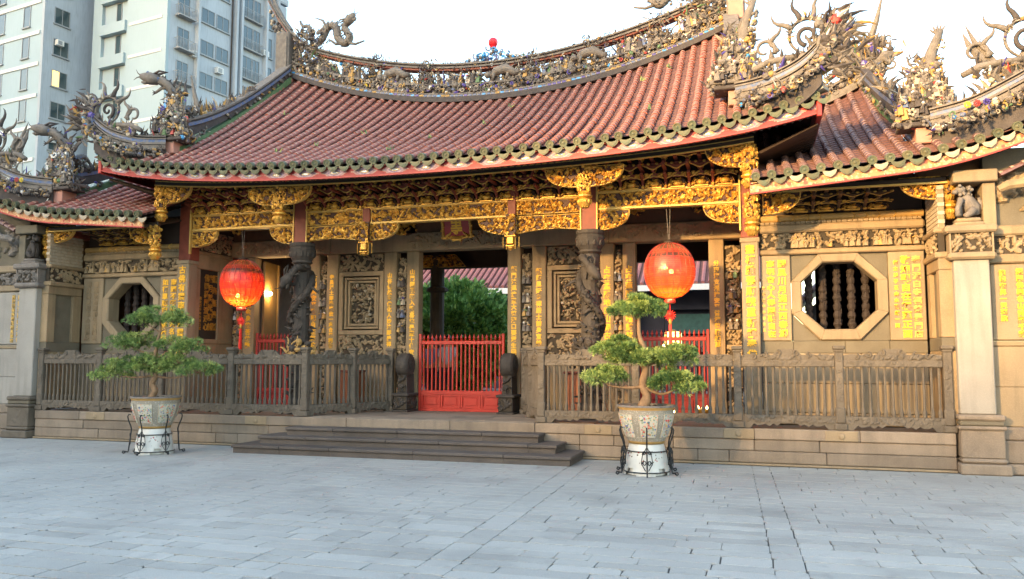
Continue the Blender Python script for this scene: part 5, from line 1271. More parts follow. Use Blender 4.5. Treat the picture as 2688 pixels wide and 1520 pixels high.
    b = MB(s); b.box(8.78,9.0,.25,1.2,4.45,4.62,0,.01); b.box(6.1,8.9,1.2,1.5,4.5,4.7,0); obj('eave_beam', b, [MAROON], W)
    # return wall towards the pillar: small blind window, carved band, cream bricks above
    xw = 8.80
    b = MB(s); b.box(xw,xw+.2,.06,.98,.6,1.85,0,.01); b.box(xw,xw+.2,.06,.98,1.85,2.06,1,.01); b.box(xw,xw+.2,.06,.98,3.12,3.30,0,.01); b.box(xw,xw+.2,.06,.27,2.064,3.116,0,.01); b.box(xw,xw+.2,.74,.98,2.064,3.116,0,.01); obj('return_wall', b, [STONE, GREYST], W)
    b = MB(s); b.box(xw+.06,xw+.1,.27,.74,2.06,3.12,0); obj('blind_window', b, [GREYST], W)
    b = MB(s); b.box(xw-.05,xw+.2,.04,1.0,3.30,3.40,0,.02); b.box(xw-.05,xw+.2,.04,1.0,3.70,3.78,0,.02); obj('return_cornice', b, [STONE], W)
    b = MB(s); b.box(xw+.01,xw+.1,.06,.98,3.40,3.70,1); relief(b,.07,.97,3.405,3.695,xw+.009,.05,141,.016,mats=(0,1),plane=1,size=1.2); obj('return_frieze', b, [CARVE, CARVED], W)
    for r_ in range(10):
        for k in range(6):
            y0 = .08+k*.16-(.08 if r_ % 2 else 0); y1 = min(y0+.152,.98); y0 = max(y0,.06)
            if y1-y0 < .03: continue
            b = MB(s); b.box(xw+.02,xw+.12,y0,y1,3.785+r_*.068,3.785+r_*.068+.060,0,.004); obj('brick', b, [CREAM], W)
    b = MB(s); b.box(xw+.03,xw+.11,.07,.98,3.78,4.46,0); obj('brick_bed', b, [STONE], W)
    # inner sides and back so that the bays are closed
    b = MB(s); b.box(8.95,9.1,1.05,8.2,.6,4.8,0); b.box(6.1,8.9,1.3,8.2,.55,.62,1); obj('side_wall', b, [BROWN, BLOCK], W)
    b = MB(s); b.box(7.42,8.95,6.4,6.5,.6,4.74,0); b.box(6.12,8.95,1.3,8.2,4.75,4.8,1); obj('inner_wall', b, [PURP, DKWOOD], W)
    # ---- roof
    def hipw(x): x = abs(x); return 4.35 if x <= 8.52 else max(-.25, 1.0-(x-8.6)/1.9*1.3)
    fz = lambda x,yy: roof_wing(x,yy)
    b = MB(s); pan_sheet(b, 6.0, 10.55, fz, -.41, lambda x: hipw(x)+.1, 38)
    b.sheet(lambda u,v: (u,v,fz(u,v)-.12), lin(6.0,10.5,20), [-.39,.2,.9], 1, flip=True)
    b.sheet(lambda u,v: (u,4.45+v,fz(u,4.4-v)-.05), lin(6.0,8.5,10), lin(0,4.5,6), 0)
    roof = obj('roof', b, [PAN, DKWOOD], W)
    xs = sorted(s*(6.09+i*.25) for i in range(18))
    # rows are laid at +x; drip tiles between them
    tile_field(W, roof, xs, fz, -.45, hipw, [WTILE if s > 0 else TILE, MORTAR], 150, 6+s, drip_mats=CREAM)
    b = MB(s); X = lin(6.0,10.5,36)
    b0 = eave_board(W, [s*x for x in (X if s > 0 else X[::-1])], lambda x: ze_wing(x)-.07, .17, -.36, [pattern_wing])
    b = MB(s); strip(b, [(x,-.345,ze_wing(x)-.265) for x in X], .06, .026, 0); obj('eave_board_edge', b, [REDM], W)
    b = MB(s); b.box(6.02,8.98,.10,.2,4.50,4.60,0,.01); b.box(6.02,8.98,.07,.10,4.49,4.52,1); obj('eave_purlin', b, [DKWOOD, EDGE], W)
    b = MB(s)
    for i in range(36): x = 6.1+i*.125; b.tube([(x,-.32,ze_wing(x)-.25),(x,1.1,ze_wing(x)+.15)], .03, 5)
    obj('rafters', b, [DKWOOD], W, None, 'stuff')
    b = MB(s); X = lin(5.9,8.55,24); up = lambda x: .42+.30*max(0,(x-7.3))**2
    strip(b, [(x,4.42,zr_wing(x)-.06) for x in X], .34, .16, 0); strip(b, [(x,4.42,zr_wing(x)+.10) for x in X], .24, .16, 1); strip(b, [(x,4.42,zr_wing(x)+.26) for x in X], .34, .06, 0)
    strip(b, [(x,4.42,zr_wing(x)+up(x)) for x in X], .32, .07, 2)
    rd = obj('wing_ridge', b, [PLAST, PLASTD, CREAM], W)
    b = MB(s); clutter(b, 6.0, 8.5, 4.2, 4.36, lambda x: zr_wing(x)+.06, .5, 260, 150+s, (.05,.11)); obj('ridge_porcelain', b, PAL, rd, None, 'stuff')
    b = MB(s)                                                        # double horn of the ridge end
    b.tube([(8.05,4.42,7.78),(8.3,4.42,8.05),(8.52,4.42,8.5),(8.68,4.42,8.98),(8.82,4.42,9.55)],[.10,.10,.085,.06,.012],6,0); b.tube([(8.2,4.38,8.0),(8.45,4.38,8.3),(8.66,4.38,8.75)],[.05,.05,.02],5,1)
    clutter(b, 8.0, 8.75, 4.2, 4.5, lambda x: 7.65, .75, 130, 152+s, (.07,.15)); crust(b, lambda g: (8.38+g.gauss(0,.25), 4.2, 7.75+g.random()*.75), 260, 153+s, (.10,.32), (0,180))
    dragon(b, [(8.1,4.3,7.7),(8.35,4.25,7.75),(8.55,4.25,7.95),(8.7,4.25,8.05)], .11, (0,1,2), 9, legs=False)
    b.tube([(8.45,4.3,8.25),(8.62,4.3,8.45),(8.78,4.3,8.55)],[.09,.08,.07],6,0)
    obj('ridge_horn', b, PAL, W)
    tip = [(8.8,.05,5.56),(9.3,-.2,5.62),(9.75,-.38,5.80),(10.1,-.47,6.0),(10.4,-.53,6.3),(10.6,-.58,6.65)]
    corner_ornaments(W, s, 8.36, 8.72, .26, fz, 4.15, tip, 1.2, 160+s*3, spire=(s > 0), swirl=(10.05,6.55), scale_w=.5)
    b = MB(s)                                                        # pair of long plume horns between figures and scroll
    for q in (0,.10): b.tube([(9.75-q,-.3,6.02),(9.55-q,-.3,6.3),(9.38-q,-.3,6.55),(9.24-q*.4,-.3,6.88-q*1.2)],[.08,.075,.05,.006],6,0)
    flame(b,(9.72,-.3,6.15),190,.28,.035,0,1); 
    b.tube([(9.75,-.3,6.05),(9.98,-.3,6.2),(10.05,-.3,6.4)],[.10,.09,.05],6,0)
    obj('plume_horns', b, [PLAST, PLASTD, CREAM], W)
    b = MB(s); ribbon(b, [(8.62,.75,5.45),(9.2,.25,5.20),(9.7,-.05,5.25),(10.2,-.28,5.46),(10.5,-.38,5.62)], .24, [.16,.15,.14,.12,.05], 0); obj('hip_plaster', b, [CREAM if s > 0 else MOSS], W)
    for k in range(6):
        b = MB(s); x = 9.2+k*.13; c = (YELL,REDM,VIOL,WHITE,YELL,REDM)[k]
        for a in range(7): b.blob((x+.038*math.cos(a*.9),-.42-.0,5.58+.10*(x-9.2)+.038*math.sin(a*.9)),(0.0208,0.0160,0.0208))
        b.blob((x,-.44,5.58+.10*(x-9.2)),.02); obj('porcelain_flower', b, [c], W)
    # ---- outer wall beyond the pillar
    ow = thing('outer_wall', 'sandstone outer wall with gold inscription beyond the '+('right' if s > 0 else 'left')+' pale pillar', 'wall', (s*10.8,.2,0), 'outer walls beyond the pillars')
    x0, x1 = 9.50, 12.5
    for i,(z0,z1) in enumerate(((0,.16),(.163,.50),(.503,.70))):
        for k in range(3): b = MB(s); b.box(x0+k*1.0+.003,x0+k*1.0+.997,.04-.05*(2-i),.5,z0,z1,0,.02); obj('base_block', b, [BLOCK], ow)
    for z0,z1 in ((.703,1.30),(1.303,1.92)):
        for k in range(3): b = MB(s); b.box(x0+k*1.0+.003,x0+k*1.0+.997,.12,.5,z0,z1,0,.01); obj('wall_block', b, [STONE2 if s > 0 else WHITEST], ow)
    b = MB(s); b.box(x0,x1,.10,.5,1.925,2.0,0,.01); b.box(x0,x1,.09,.5,3.20,3.34,0,.02); b.box(x0,x1,.06,.5,3.62,3.78,0,.03); obj('wall_band', b, [STONE if s > 0 else STONE2], ow)
    b = MB(s); b.box(x0+.02,10.55,.13,.5,2.01,3.19,0,.02); ip = obj('inscription_panel', b, [STONE2 if s > 0 else WHITEST], ow)
    b = MB(s); b.box(10.58,x1,.13,.5,2.01,3.19,0,.02); obj('plain_panel', b, [STONE2 if s > 0 else WHITEST], ow)
    if s > 0: text('鯤開佛國名山秀麗千秋', ip, (9.92,.123,3.12), .16, 2.06); text('龍瑞海昇一天慈航', ip, (9.69,.123,3.10), .15, 2.3)
    else: text('慈雲寶雨山光水色', ip, (-9.66,.123,3.12), .13, 2.06, EDGE, bold=.004); text('瀛海潮音佛國花開見如來', ip, (-9.84,.123,3.12), .12, 2.06, EDGE, bold=.004)
    b = MB(s); b.box(x0,x1,.12,.4,3.34,3.62,1); relief(b,x0,x1,3.345,3.62,.119,.06,171+s,.018,mats=(0,1),size=1.4); obj('carved_band', b, [CARVE if s > 0 else PLAST, CARVED], ow)
    b = MB(s); b.box(x0,x1,.14,.4,3.78,5.0,1); relief(b,x0+.05,x1,4.0,4.6,.139,.12,173+s,.03,mats=(0,1),size=2.6); obj('scroll_relief', b, [STONE if s > 0 else PLAST, GREYST], ow)
    # ---- pale square pillar with its lion
    pl = thing('stone_pillar', 'pale square stone pillar at the '+('right' if s > 0 else 'left')+' end of the railing', 'pillar', (s*9.23,.15,0), 'square pillars at the railing ends')
    b = MB(s); b.box(8.93,9.62,-.22,.5,0,.16,0,.02); b.box(8.96,9.58,-.17,.5,.163,.24,0,.03); b.box(8.965,9.555,-.15,.45,.243,.66,0,.015); b.box(8.93,9.59,-.18,.46,.663,.72,0,.02); b.box(8.96,9.56,-.15,.45,.722,.80,1,.02); b.box(8.94,9.58,-.17,.46,.802,.89,0,.025)
    if s < 0: relief(b,9.05,9.45,.33,.60,-.151,.02,175,.02,mats=(0,0),size=2,dens=.5)
    obj('pedestal', b, [RAILST if s < 0 else BLOCK, GREYST], pl)
    b = MB(s); b.box(8.985,9.475,-.08,.42,.892,3.25,0,.015); obj('shaft', b, [WHITEST], pl)
    b = MB(s); b.box(8.90,9.57,-.16,.5,3.25,3.36,0,.035); b.box(8.95,9.52,-.09,.45,3.362,3.66,1); relief(b,8.955,9.515,3.365,3.655,-.091,.06,177,.015,mats=(0,1)); b.box(8.93,8.955,-.12,.45,3.362,3.66,0); b.box(9.515,9.54,-.12,.45,3.362,3.66,0); b.box(8.87,9.60,-.18,.5,3.662,3.78,0,.03); obj('capital', b, [STONE2 if s > 0 else PLAST, CARVED], pl)
    b = MB(s); b.box(9.44,9.62,-.02,.4,3.78,4.45,0,.01); b.box(9.02,9.64,-.12,.5,4.452,4.64,0,.015); obj('corbel', b, [GREYST if s < 0 else STONE2], pl)
    b = MB(s); b.box(8.95,9.75,.52,.62,3.8,5.3,0); b.box(8.6,9.9,.3,.52,4.645,4.95,0); obj('upper_filling', b, [BROWN], W)
    rf = obj('coping_slab', (lambda m_: (m_.add([(9.66,-.12,4.50),(12.6,-.12,5.9),(12.6,.9,5.9),(9.66,.9,4.50)],[(0,1,2,3)],0), m_)[1])(MB(s)), [PAN], ow)
    tm_ = tile_geo().mesh('coping_tile', [WTILE, MORTAR])
    for k in range(4):
        for q in range(9): inst('coping_tile', tm_, rf, (s*(9.68+q*.155),-.05+k*.25,4.535+q*.074), (R(25),0,R(-90*s)), (1.15,1,1.15))
    b = MB(s); b.tube([(9.62,-.16,4.30),(9.75,-.17,4.36),(9.95,-.17,4.38),(10.15,-.17,4.50),(10.5,-.17,4.75),(11.2,-.17,5.1)], [.05,.075,.075,.075,.08,.08], 8); obj('coping_edge', b, [STONE if s > 0 else PLAST], ow)
    ln = thing('stone_lion', 'small carved lion sitting on the '+('right' if s > 0 else 'left')+' pale pillar', 'lion statue', (s*9.24,.02,3.78), 'lions on the pillars')
    b = MB(s); x = 9.22; z = 3.78; b.smooth = True
    b.box(x-.2,x+.2,-.12,.2,z,z+.05,1,.01); b.box(x-.17,x+.17,-.10,.18,z+.05,z+.12,1,.02)
    obj('plinth', b, [DARKST, STONE2 if s > 0 else PLAST], ln)
    b = MB(s); b.smooth = True; z += .12
    b.tube([(x+.10,.08,z+.06),(x+.08,.06,z+.17),(x+.0,.02,z+.28),(x-.06,-.01,z+.36)],[.11,.13,.11,.085],8,0)
    for q in (-.06,.07): b.tube([(x-.08+q*.3,-.04+q,z+.30),(x-.13+q*.4,-.06+q,z+.15),(x-.13+q*.4,-.08+q,z+.02)],[.05,.04,.045],6,0); b.tube([(x+.08,.05+q*1.4,z+.13),(x+.0,.02+q*1.6,z+.05),(x-.06,0+q*1.6,z+.02)],[.075,.05,.04],6,0)
    b.blob((x-.09,-.03,z+.44),(0.0800,0.0760,0.0760),0,True); b.blob((x-.17,-.07,z+.41),(0.0480,0.0480,0.0400),0,True)
    for k in range(22): a = k*.9; b.blob((x-.03+.085*math.cos(a),-.02+.085*math.sin(a*1.7),z+.36+.15*((k*7 % 11)/11)),.032)
    b.tube([(x+.17,.08,z+.08),(x+.22,.08,z+.22),(x+.18,.06,z+.33)],[.03,.045,.02],6,0)
    obj('body', b, [DARKST if s < 0 else PLAST], ln)
pattern_wing = pattern_mat('worn_eave_board', (0.50, 0.22, 0.10), [((0.62, 0.42, 0.20), 14, 0.30, 0.45), ((0.40, 0.08, 0.05), 9, 0.25, 0.35), ((0.70, 0.55, 0.32), 24, 0.2, 0.3)], 1)
BRD = BR.copy()
for i_, m_ in enumerate((GOLD, BROWN, GROUND_LACQ, EDGE)): BRD.materials[i_] = m_
wing(1); wing(-1)

# ================================================================== GATES, PLAQUE, LANTERNS
def gate(x0, x1, lab, y, z1=2.10, seed=0, leafs=4, RM=None):
    RM = RM or REDGATE
    t = thing('red_gate', lab, 'gate', ((x0+x1)/2,y,.6), 'low red gates in the doorways')
    b = MB(); b.box(x0,x0+.055,y-.035,y+.035,.6,z1+.15,0,.008); obj('stile', b, [RM], t)
    b = MB(); b.box(x1-.055,x1,y-.035,y+.035,.6,z1+.15,0,.008); obj('stile', b, [RM], t)
    for za, zb in ((z1-.075,z1),(.955,1.04),(.60,.665)): b = MB(); b.box(x0+.058,x1-.058,y-.032,y+.032,za,zb,0,.006); obj('rail', b, [RM], t)
    n = max(6, int((x1-x0)/.098)); 
    bm = MB(); bm.lathe([(.021,1.04),(.021,z1-.076)],6,(0,0,-.6),0,capb=False,capt=False); bm.lathe([(.016,z1),(.026,z1+.02),(.014,z1+.035),(.026,z1+.06),(.022,z1+.085),(.0,z1+.15)],8,(0,0,-.6),0,capb=False,capt=False); me = bm.mesh('baluster', [RM])
    for i in range(n): inst('baluster', me, t, (x0+.06+(x1-x0-.12)*(i+.5)/n, y, .6))
    L = (x1-x0-.12)
    for k in range(leafs):
        a = x0+.06+L*k/leafs; c = x0+.06+L*(k+1)/leafs
        b = MB(); b.box(a+.045,c-.045,y+.005,y+.02,.71,.915,0)
        for q in ((a+.05,c-.05,.70,.712),(a+.05,c-.05,.913,.925)): b.box(q[0],q[1],y-.006,y+.02,q[2],q[3],0)
        b.box(a+.09,c-.09,y-.010,y+.0,.735,.89,0,.008); obj('panel', b, [RM], t)
        b = MB(); b.box(a-.0+(.002 if k else 0),a+.045,y-.03,y+.03,.667,.953,0,.004); b.box(c-.045,c-.002,y-.03,y+.03,.667,.953,0,.004); b.box(a+.046,c-.046,y-.028,y+.028,.667,.705,0); b.box(a+.046,c-.046,y-.028,y+.028,.92,.953,0); obj('panel_frame', b, [RM], t)
    return t
gate(-.97, .97, 'bright red slatted gate in the central doorway behind the steps', 2.36)
gate(-5.16, -3.75, 'red gate half hidden in the left doorway below the lantern', 2.50, 2.16, RM=REDSHADED)
gate(3.75, 5.16, 'red gate half hidden in the right doorway behind the dense bonsai', 2.50, 2.16, RM=REDSHADED)
t = thing('temple_plaque', 'red name board with gilt scroll frame hanging over the central gate', 'plaque', (.1,2.0,4.3))
tilt = .32
def P3(x, z, d=0): return (x, 1.92-(z-4.28)*tilt+d, z)
b = MB(); b.add([P3(-.22,4.30),P3(.34,4.30),P3(.34,5.1),P3(-.22,5.1),P3(-.22,4.30,.05),P3(.34,4.30,.05),P3(.34,5.1,.05),P3(-.22,5.1,.05)],[(0,1,2,3),(4,7,6,5),(0,4,5,1),(1,5,6,2),(2,6,7,3),(3,7,4,0)],0); obj('board', b, [RED], t)
b = MB(); g = random.Random(4)
for q in ((-.25,4.28,-.25,5.1),(.37,4.28,.37,5.1),(-.27,4.27,.39,4.27)):
    n = 12
    for i in range(n+1): x = q[0]+(q[2]-q[0])*i/n; z = q[1]+(q[3]-q[1])*i/n; b.blob(P3(x+g.uniform(-.02,.02),z+g.uniform(-.02,.02),-.02),(0.0400,0.0240,0.0360),0)
    b.tube([P3(q[0],q[1],-.01),P3(q[2],q[3],-.01)],.03,5,0)
for sg in (-1,1): flame(b, P3(.06+sg*.1,4.22,-.04), 90+sg*75, .3, .05, 0, sg*.8); flame(b, P3(.06+sg*.26,4.26,-.03), 90+sg*30, .25, .04, 0, sg*1)
obj('gilt_frame', b, [GOLD], t)
tm = text_mesh('龍山寺', .26, GOLDT, spacing=.9, bold=.01); o = inst('inscription', tm, t, P3(.06, 4.98, -.012), (math.atan(tilt),0,0))

def lantern_mat():
    m = bpy.data.materials.new('lantern_silk'); m.use_nodes = True; t = m.node_tree; n = t.nodes; L = t.links
    for x in list(n): n.remove(x)
    out = n.new('ShaderNodeOutputMaterial'); uv = n.new('ShaderNodeUVMap'); sp = n.new('ShaderNodeSeparateXYZ'); L.new(uv.outputs[0], sp.inputs[0])
    rp = n.new('ShaderNodeValToRGB'); L.new(sp.outputs[1], rp.inputs[0]); cr = rp.color_ramp
    cr.elements[0].position = 0; cr.elements[0].color = (0.2880,0.0518,0.0069,1); cr.elements[1].position = 1; cr.elements[1].color = (0.0576,0.0334,0.0259,1)
    for p,c in ((.10,(0.2995,0.0749,0.0081)),(.17,(0.2880,0.0230,0.0046)),(.45,(0.2419,0.0092,0.0052)),(.70,(0.1901,0.0075,0.0058)),(.705,(0.0202,0.0098,0.0104)),(.79,(0.0259,0.0115,0.0115)),(.795,(0.1382,0.0115,0.0081)),(.84,(0.0979,0.0184,0.0126)),(.86,(0.0518,0.0288,0.0230))):
        e = cr.elements.new(p); e.color = (*c,1)
    br = n.new('ShaderNodeTexBrick'); br.inputs['Scale'].default_value = 26; br.inputs['Mortar Size'].default_value = .02; br.inputs['Row Height'].default_value = .9; br.offset = .37
    br.inputs['Color1'].default_value = (0,0,0,1); br.inputs['Color2'].default_value = (0,0,0,1); br.inputs['Mortar'].default_value = (1,1,1,1)
    mp = n.new('ShaderNodeMapping'); mp.inputs['Scale'].default_value = (1,.9,1); L.new(uv.outputs[0], mp.inputs[0]); L.new(mp.outputs[0], br.inputs[0])
    nz = n.new('ShaderNodeTexNoise'); nz.inputs['Scale'].default_value = 7; L.new(uv.outputs[0], nz.inputs[0])
    mr = n.new('ShaderNodeMapRange'); mr.inputs[1].default_value = .36; mr.inputs[2].default_value = .52; L.new(nz.outputs[0], mr.inputs[0])
    mu = n.new('ShaderNodeMath'); mu.operation = 'MULTIPLY'; L.new(br.outputs[0], mu.inputs[0]); L.new(mr.outputs[0], mu.inputs[1])
    mx = n.new('ShaderNodeMix'); mx.data_type = 'RGBA'; L.new(mu.outputs[0], mx.inputs[0]); L.new(rp.outputs[0], mx.inputs[6]); mx.inputs[7].default_value = (.50,.15,.07,1)
    d = n.new('ShaderNodeBsdfDiffuse'); tr = n.new('ShaderNodeBsdfTranslucent'); tp = n.new('ShaderNodeBsdfTransparent'); gl = n.new('ShaderNodeBsdfGlossy'); gl.inputs[1].default_value = .35
    L.new(mx.outputs[2], d.inputs[0]); L.new(mx.outputs[2], tr.inputs[0]); L.new(mx.outputs[2], tp.inputs[0])
    m1 = n.new('ShaderNodeMixShader'); m1.inputs[0].default_value = .72; L.new(d.outputs[0], m1.inputs[1]); L.new(tr.outputs[0], m1.inputs[2])
    m2 = n.new('ShaderNodeMixShader'); m2.inputs[0].default_value = .26; L.new(m1.outputs[0], m2.inputs[1]); L.new(tp.outputs[0], m2.inputs[2])
    m3 = n.new('ShaderNodeMixShader'); m3.inputs[0].default_value = .04; L.new(m2.outputs[0], m3.inputs[1]); L.new(gl.outputs[0], m3.inputs[2]); L.new(m3.outputs[0], out.inputs[0]); return m
LANT = lantern_mat()
def lantern(x, y, zc, lab, bulbs, power):
    t = thing('red_lantern', lab, 'lantern', (x,y,zc), 'big red lanterns hanging in the porch')
    b = MB(); b.smooth = True; n = 48; prof_ = []; H = .505; Rr = .460; UV = []
    for i in range(29):
        a = -1.38+2.78*i/28; z = H*math.sin(a)/math.sin(1.40); r_ = Rr*math.cos(a)**.85
        prof_.append((r_*(1.0 if z < 0 else 1-.03*z), z))
    for i,(r_,z) in enumerate(prof_):
        for k in range(n+1): a = 2*math.pi*k/n; rr = r_*(1+.006*math.cos(a*24)); b.V.append((x+rr*math.cos(a),y+rr*math.sin(a),zc+z)); UV.append((k/n*3.0, (z+H)/(2*H)))
    for i in range(28):
        for k in range(n): q = i*(n+1)+k; b.F.append((q,q+1,q+n+2,q+n+1)); b.M.append(0)
    b.UV = UV; obj('shade', b, [LANT], t)
    b = MB()
    for k in range(24):
        a = 2*math.pi*k/24; b.tube([(x+(r_+.003)*math.cos(a),y+(r_+.003)*math.sin(a),zc+z) for r_,z in prof_[::2]], .0068, 3)
    for z_ in (-.42,-.28,-.12,.05,.22,.36):
        rr = float(np.interp(z_, [q[1] for q in prof_], [q[0] for q in prof_]))+.004; b.tube([(x+rr*math.cos(2*math.pi*k/32),y+rr*math.sin(2*math.pi*k/32),zc+z_) for k in range(33)], .0055, 3)
    obj('ribs', b, [REDSHADED], t)
    b = MB(); b.lathe([(.10,.50),(.11,.54),(.06,.555),(.02,.58)],16,(x,y,zc),0); obj('top_cap', b, [DKWOOD], t)
    b = MB(); b.lathe([(.085,-.60),(.105,-.585),(.105,-.545),(.09,-.525)],16,(x,y,zc),0); obj('bottom_ring', b, [RED], t)
    b = MB()
    for q in (-.05,.03): b.tube([(x+q*.2,y,zc+.56),(x+q,y,zc+1.3)], .004, 3)
    obj('suspension_wire', b, [PLAST], t)
    b = MB(); b.tube([(x,y,zc-.6),(x,y,zc-.78)],.008,4,0); b.blob((x,y,zc-.80),.05,0,True)
    for k in range(14): a = k*.449; flame(b, (x,y,zc-.82), math.degrees(a), .11, .018, 0, .5, n=3)
    b.lathe([(.022,-.98),(.03,-.95),(.03,-.90),(.02,-.88)],8,(x,y,zc),1); 
    for k in range(12): a = k*.5236; b.tube([(x+.02*math.cos(a),y+.02*math.sin(a),zc-.98),(x+.032*math.cos(a),y+.032*math.sin(a),zc-1.42)],.007,3,0)
    obj('tassel', b, [SILK, GOLD], t)
    for k,(dx,dy,dz) in enumerate(bulbs):
        b = MB(); b.blob((x+dx,y+dy,zc+dz),.045,0,True); bl = obj('bulb', b, [BULB], t)
    pl_ = bpy.data.lights.new('lantern_light','POINT'); pl_.energy = power; pl_.color = (1,.55,.18); pl_.shadow_soft_size = .08
    po = bpy.data.objects.new('lantern_light', pl_); COL.objects.link(po); po.parent = t; po.location = (0.0,0,-.24); return t
lantern(4.55, 1.02, 3.33, 'glowing red lantern hanging above the dense bonsai in the right bay', [(-.06,-.16,.06),(.05,-.16,-.03)], 12)
lantern(-4.55, 1.02, 3.33, 'glowing red lantern hanging in the left bay beside the amber door leaf', [(.02,-.16,-.28)], 8)

# ---- amber door leaf and wall lamp in the left doorway
t = thing('door_leaf', 'open amber lacquered door leaf in the left doorway', 'door', (-5.15,2.9,.6))
b = MB(); b.add([(-5.17,2.70,.62),(-5.30,3.42,.62),(-5.30,3.42,4.02),(-5.17,2.70,4.02),(-5.12,2.71,.62),(-5.25,3.43,.62),(-5.25,3.43,4.02),(-5.12,2.71,4.02)],[(0,3,2,1),(4,5,6,7),(0,1,5,4),(1,2,6,5),(2,3,7,6),(3,0,4,7)],0); obj('leaf', b, [GOLDDOOR], t)
b = MB(); b.box(-5.31,-5.235,3.44,3.52,.62,4.02,0,.01); obj('edge_stile', b, [GOLDDOOR], t)
t = thing('wall_lamp', 'small bright lamp shining beside the left lantern', 'lamp', (-5.13,2.95,3.27))
b = MB(); b.blob((-5.13,2.95,3.27),.05,0,True); obj('globe', b, [LAMPW], t)
b = MB(); b.tube([(-5.13,2.95,3.27),(-5.19,2.98,3.22)],.015,5); b.box(-5.20,-5.17,2.94,3.02,3.16,3.28); obj('bracket', b, [IRON], t)
pl_ = bpy.data.lights.new('lamp_light','POINT'); pl_.energy = 8; pl_.color = (1,.75,.4); pl_.shadow_soft_size = .06
po = bpy.data.objects.new('lamp_light', pl_); COL.objects.link(po); po.parent = t; po.location = (0.08,-.05,0)

# ---- lamps and offerings seen through the right doorway
t = thing('light_box', 'glowing yellow light box on a table inside the right doorway', 'light box', (3.86,9.0,2.3))
b = MB(); b.box(3.60,4.06,8.9,9.1,2.13,2.48,0,.03); obj('box', b, [BOXY], t)
b = MB(); b.box(3.55,4.11,8.88,9.14,2.09,2.125,0,.005); b.lathe([(.14,2.485),(.08,2.53),(.02,2.56)],8,(3.83,9,0),0); obj('frame', b, [GOLD], t)
t = thing('offering_table', 'dark offering table under the glowing yellow light box', 'table', (3.86,9.0,.6))
b = MB(); b.box(2.7,4.6,8.6,9.4,2.0,2.085,0,.01); obj('table_top', b, [MAROON], t)
for q in (2.75,4.5):
    for yy in (8.65,9.3): b = MB(); b.box(q,q+.07,yy,yy+.07,.6,1.998); obj('leg', b, [MAROON], t)
for x, y, z, lab in ((2.97,8.2,3.05,'round white lamp beside the red tassel of the right lantern'),(4.02,5.0,2.02,'small gilt lamp glowing behind the right red gate')):
    t = thing('hanging_lamp', lab, 'lamp', (x,y,z)); b = MB(); b.blob((x,y,z),.09 if y > 6 else .05,0,True); obj('globe', b, [LAMPW if y > 6 else FLAME], t)
    b = MB(); b.tube([(x,y,z+.05),(x,y,4.75)],.008,4); obj('cord', b, [IRON], t)
t = thing('candle_bowl', 'brass bowl of burning candles on the floor by the right red gate', 'candle bowl', (5.05,1.75,.6))
b = MB(); b.lathe([(.05,.6),(.06,.63),(.03,.66),(.10,.70),(.15,.76),(.155,.79),(.135,.79)],16,(5.05,1.75,0),0); obj('bowl', b, [GOLD], t)
for q in (-.08,0,.08): b = MB(); b.lathe([(.008,.79),(.02,.81),(.0,.85)],6,(5.05+q,1.75,0),0); obj('flame', b, [FLAME], t)
t = thing('candle_cup', 'single small candle cup on the floor behind the right railing', 'candle', (4.55,1.6,.6))
b = MB(); b.lathe([(.05,.6),(.06,.70),(.05,.705)],10,(4.55,1.6,0),0); obj('cup', b, [GOLD], t); b = MB(); b.blob((4.55,1.6,.73),(.02,.02,.035)); obj('flame', b, [FLAME], t)
for s, x, lab in ((-1,-2.35,'orange wooden donation chest behind the left return railing'),(1,2.62,'orange wooden donation chest behind the right railing')):
    t = thing('donation_chest', lab, 'chest', (x,1.9,.6)); b = MB(); b.box(x-.22,x+.22,1.8,2.1,.66,1.42,0,.01); obj('body', b, [mat('orange_timber_'+str(s), (.38,.12,.05), .6, var=.4, vs=5)], t)
    b = MB(); b.box(x-.25,x+.25,1.77,2.13,1.425,1.47,0,.01); obj('lid', b, [MAROON], t)
    for q in (-.19,.15): b = MB(); b.box(x+q,x+q+.04,1.81,2.09,.6,.658); obj('leg', b, [MAROON], t)
t = thing('shelf_rack', 'white shelf rack with green boards seen through the left doorway', 'shelf', (-7.6,12.0,.6))
for z in (1.6,2.2,2.75,3.3): b = MB(); b.box(-8.6,-6.6,12,12.4,z,z+.1,0,.01); obj('shelf', b, [PORC], t)
for z in (1.7,2.3,2.85): b = MB(); b.box(-8.5,-6.7,12.3,12.38,z+.02,z+.38); obj('back_board', b, [TEAL], t)
for x in (-8.65,-6.6): b = MB(); b.box(x,x+.06,12,12.4,.0,3.9); obj('upright', b, [PORC], t)

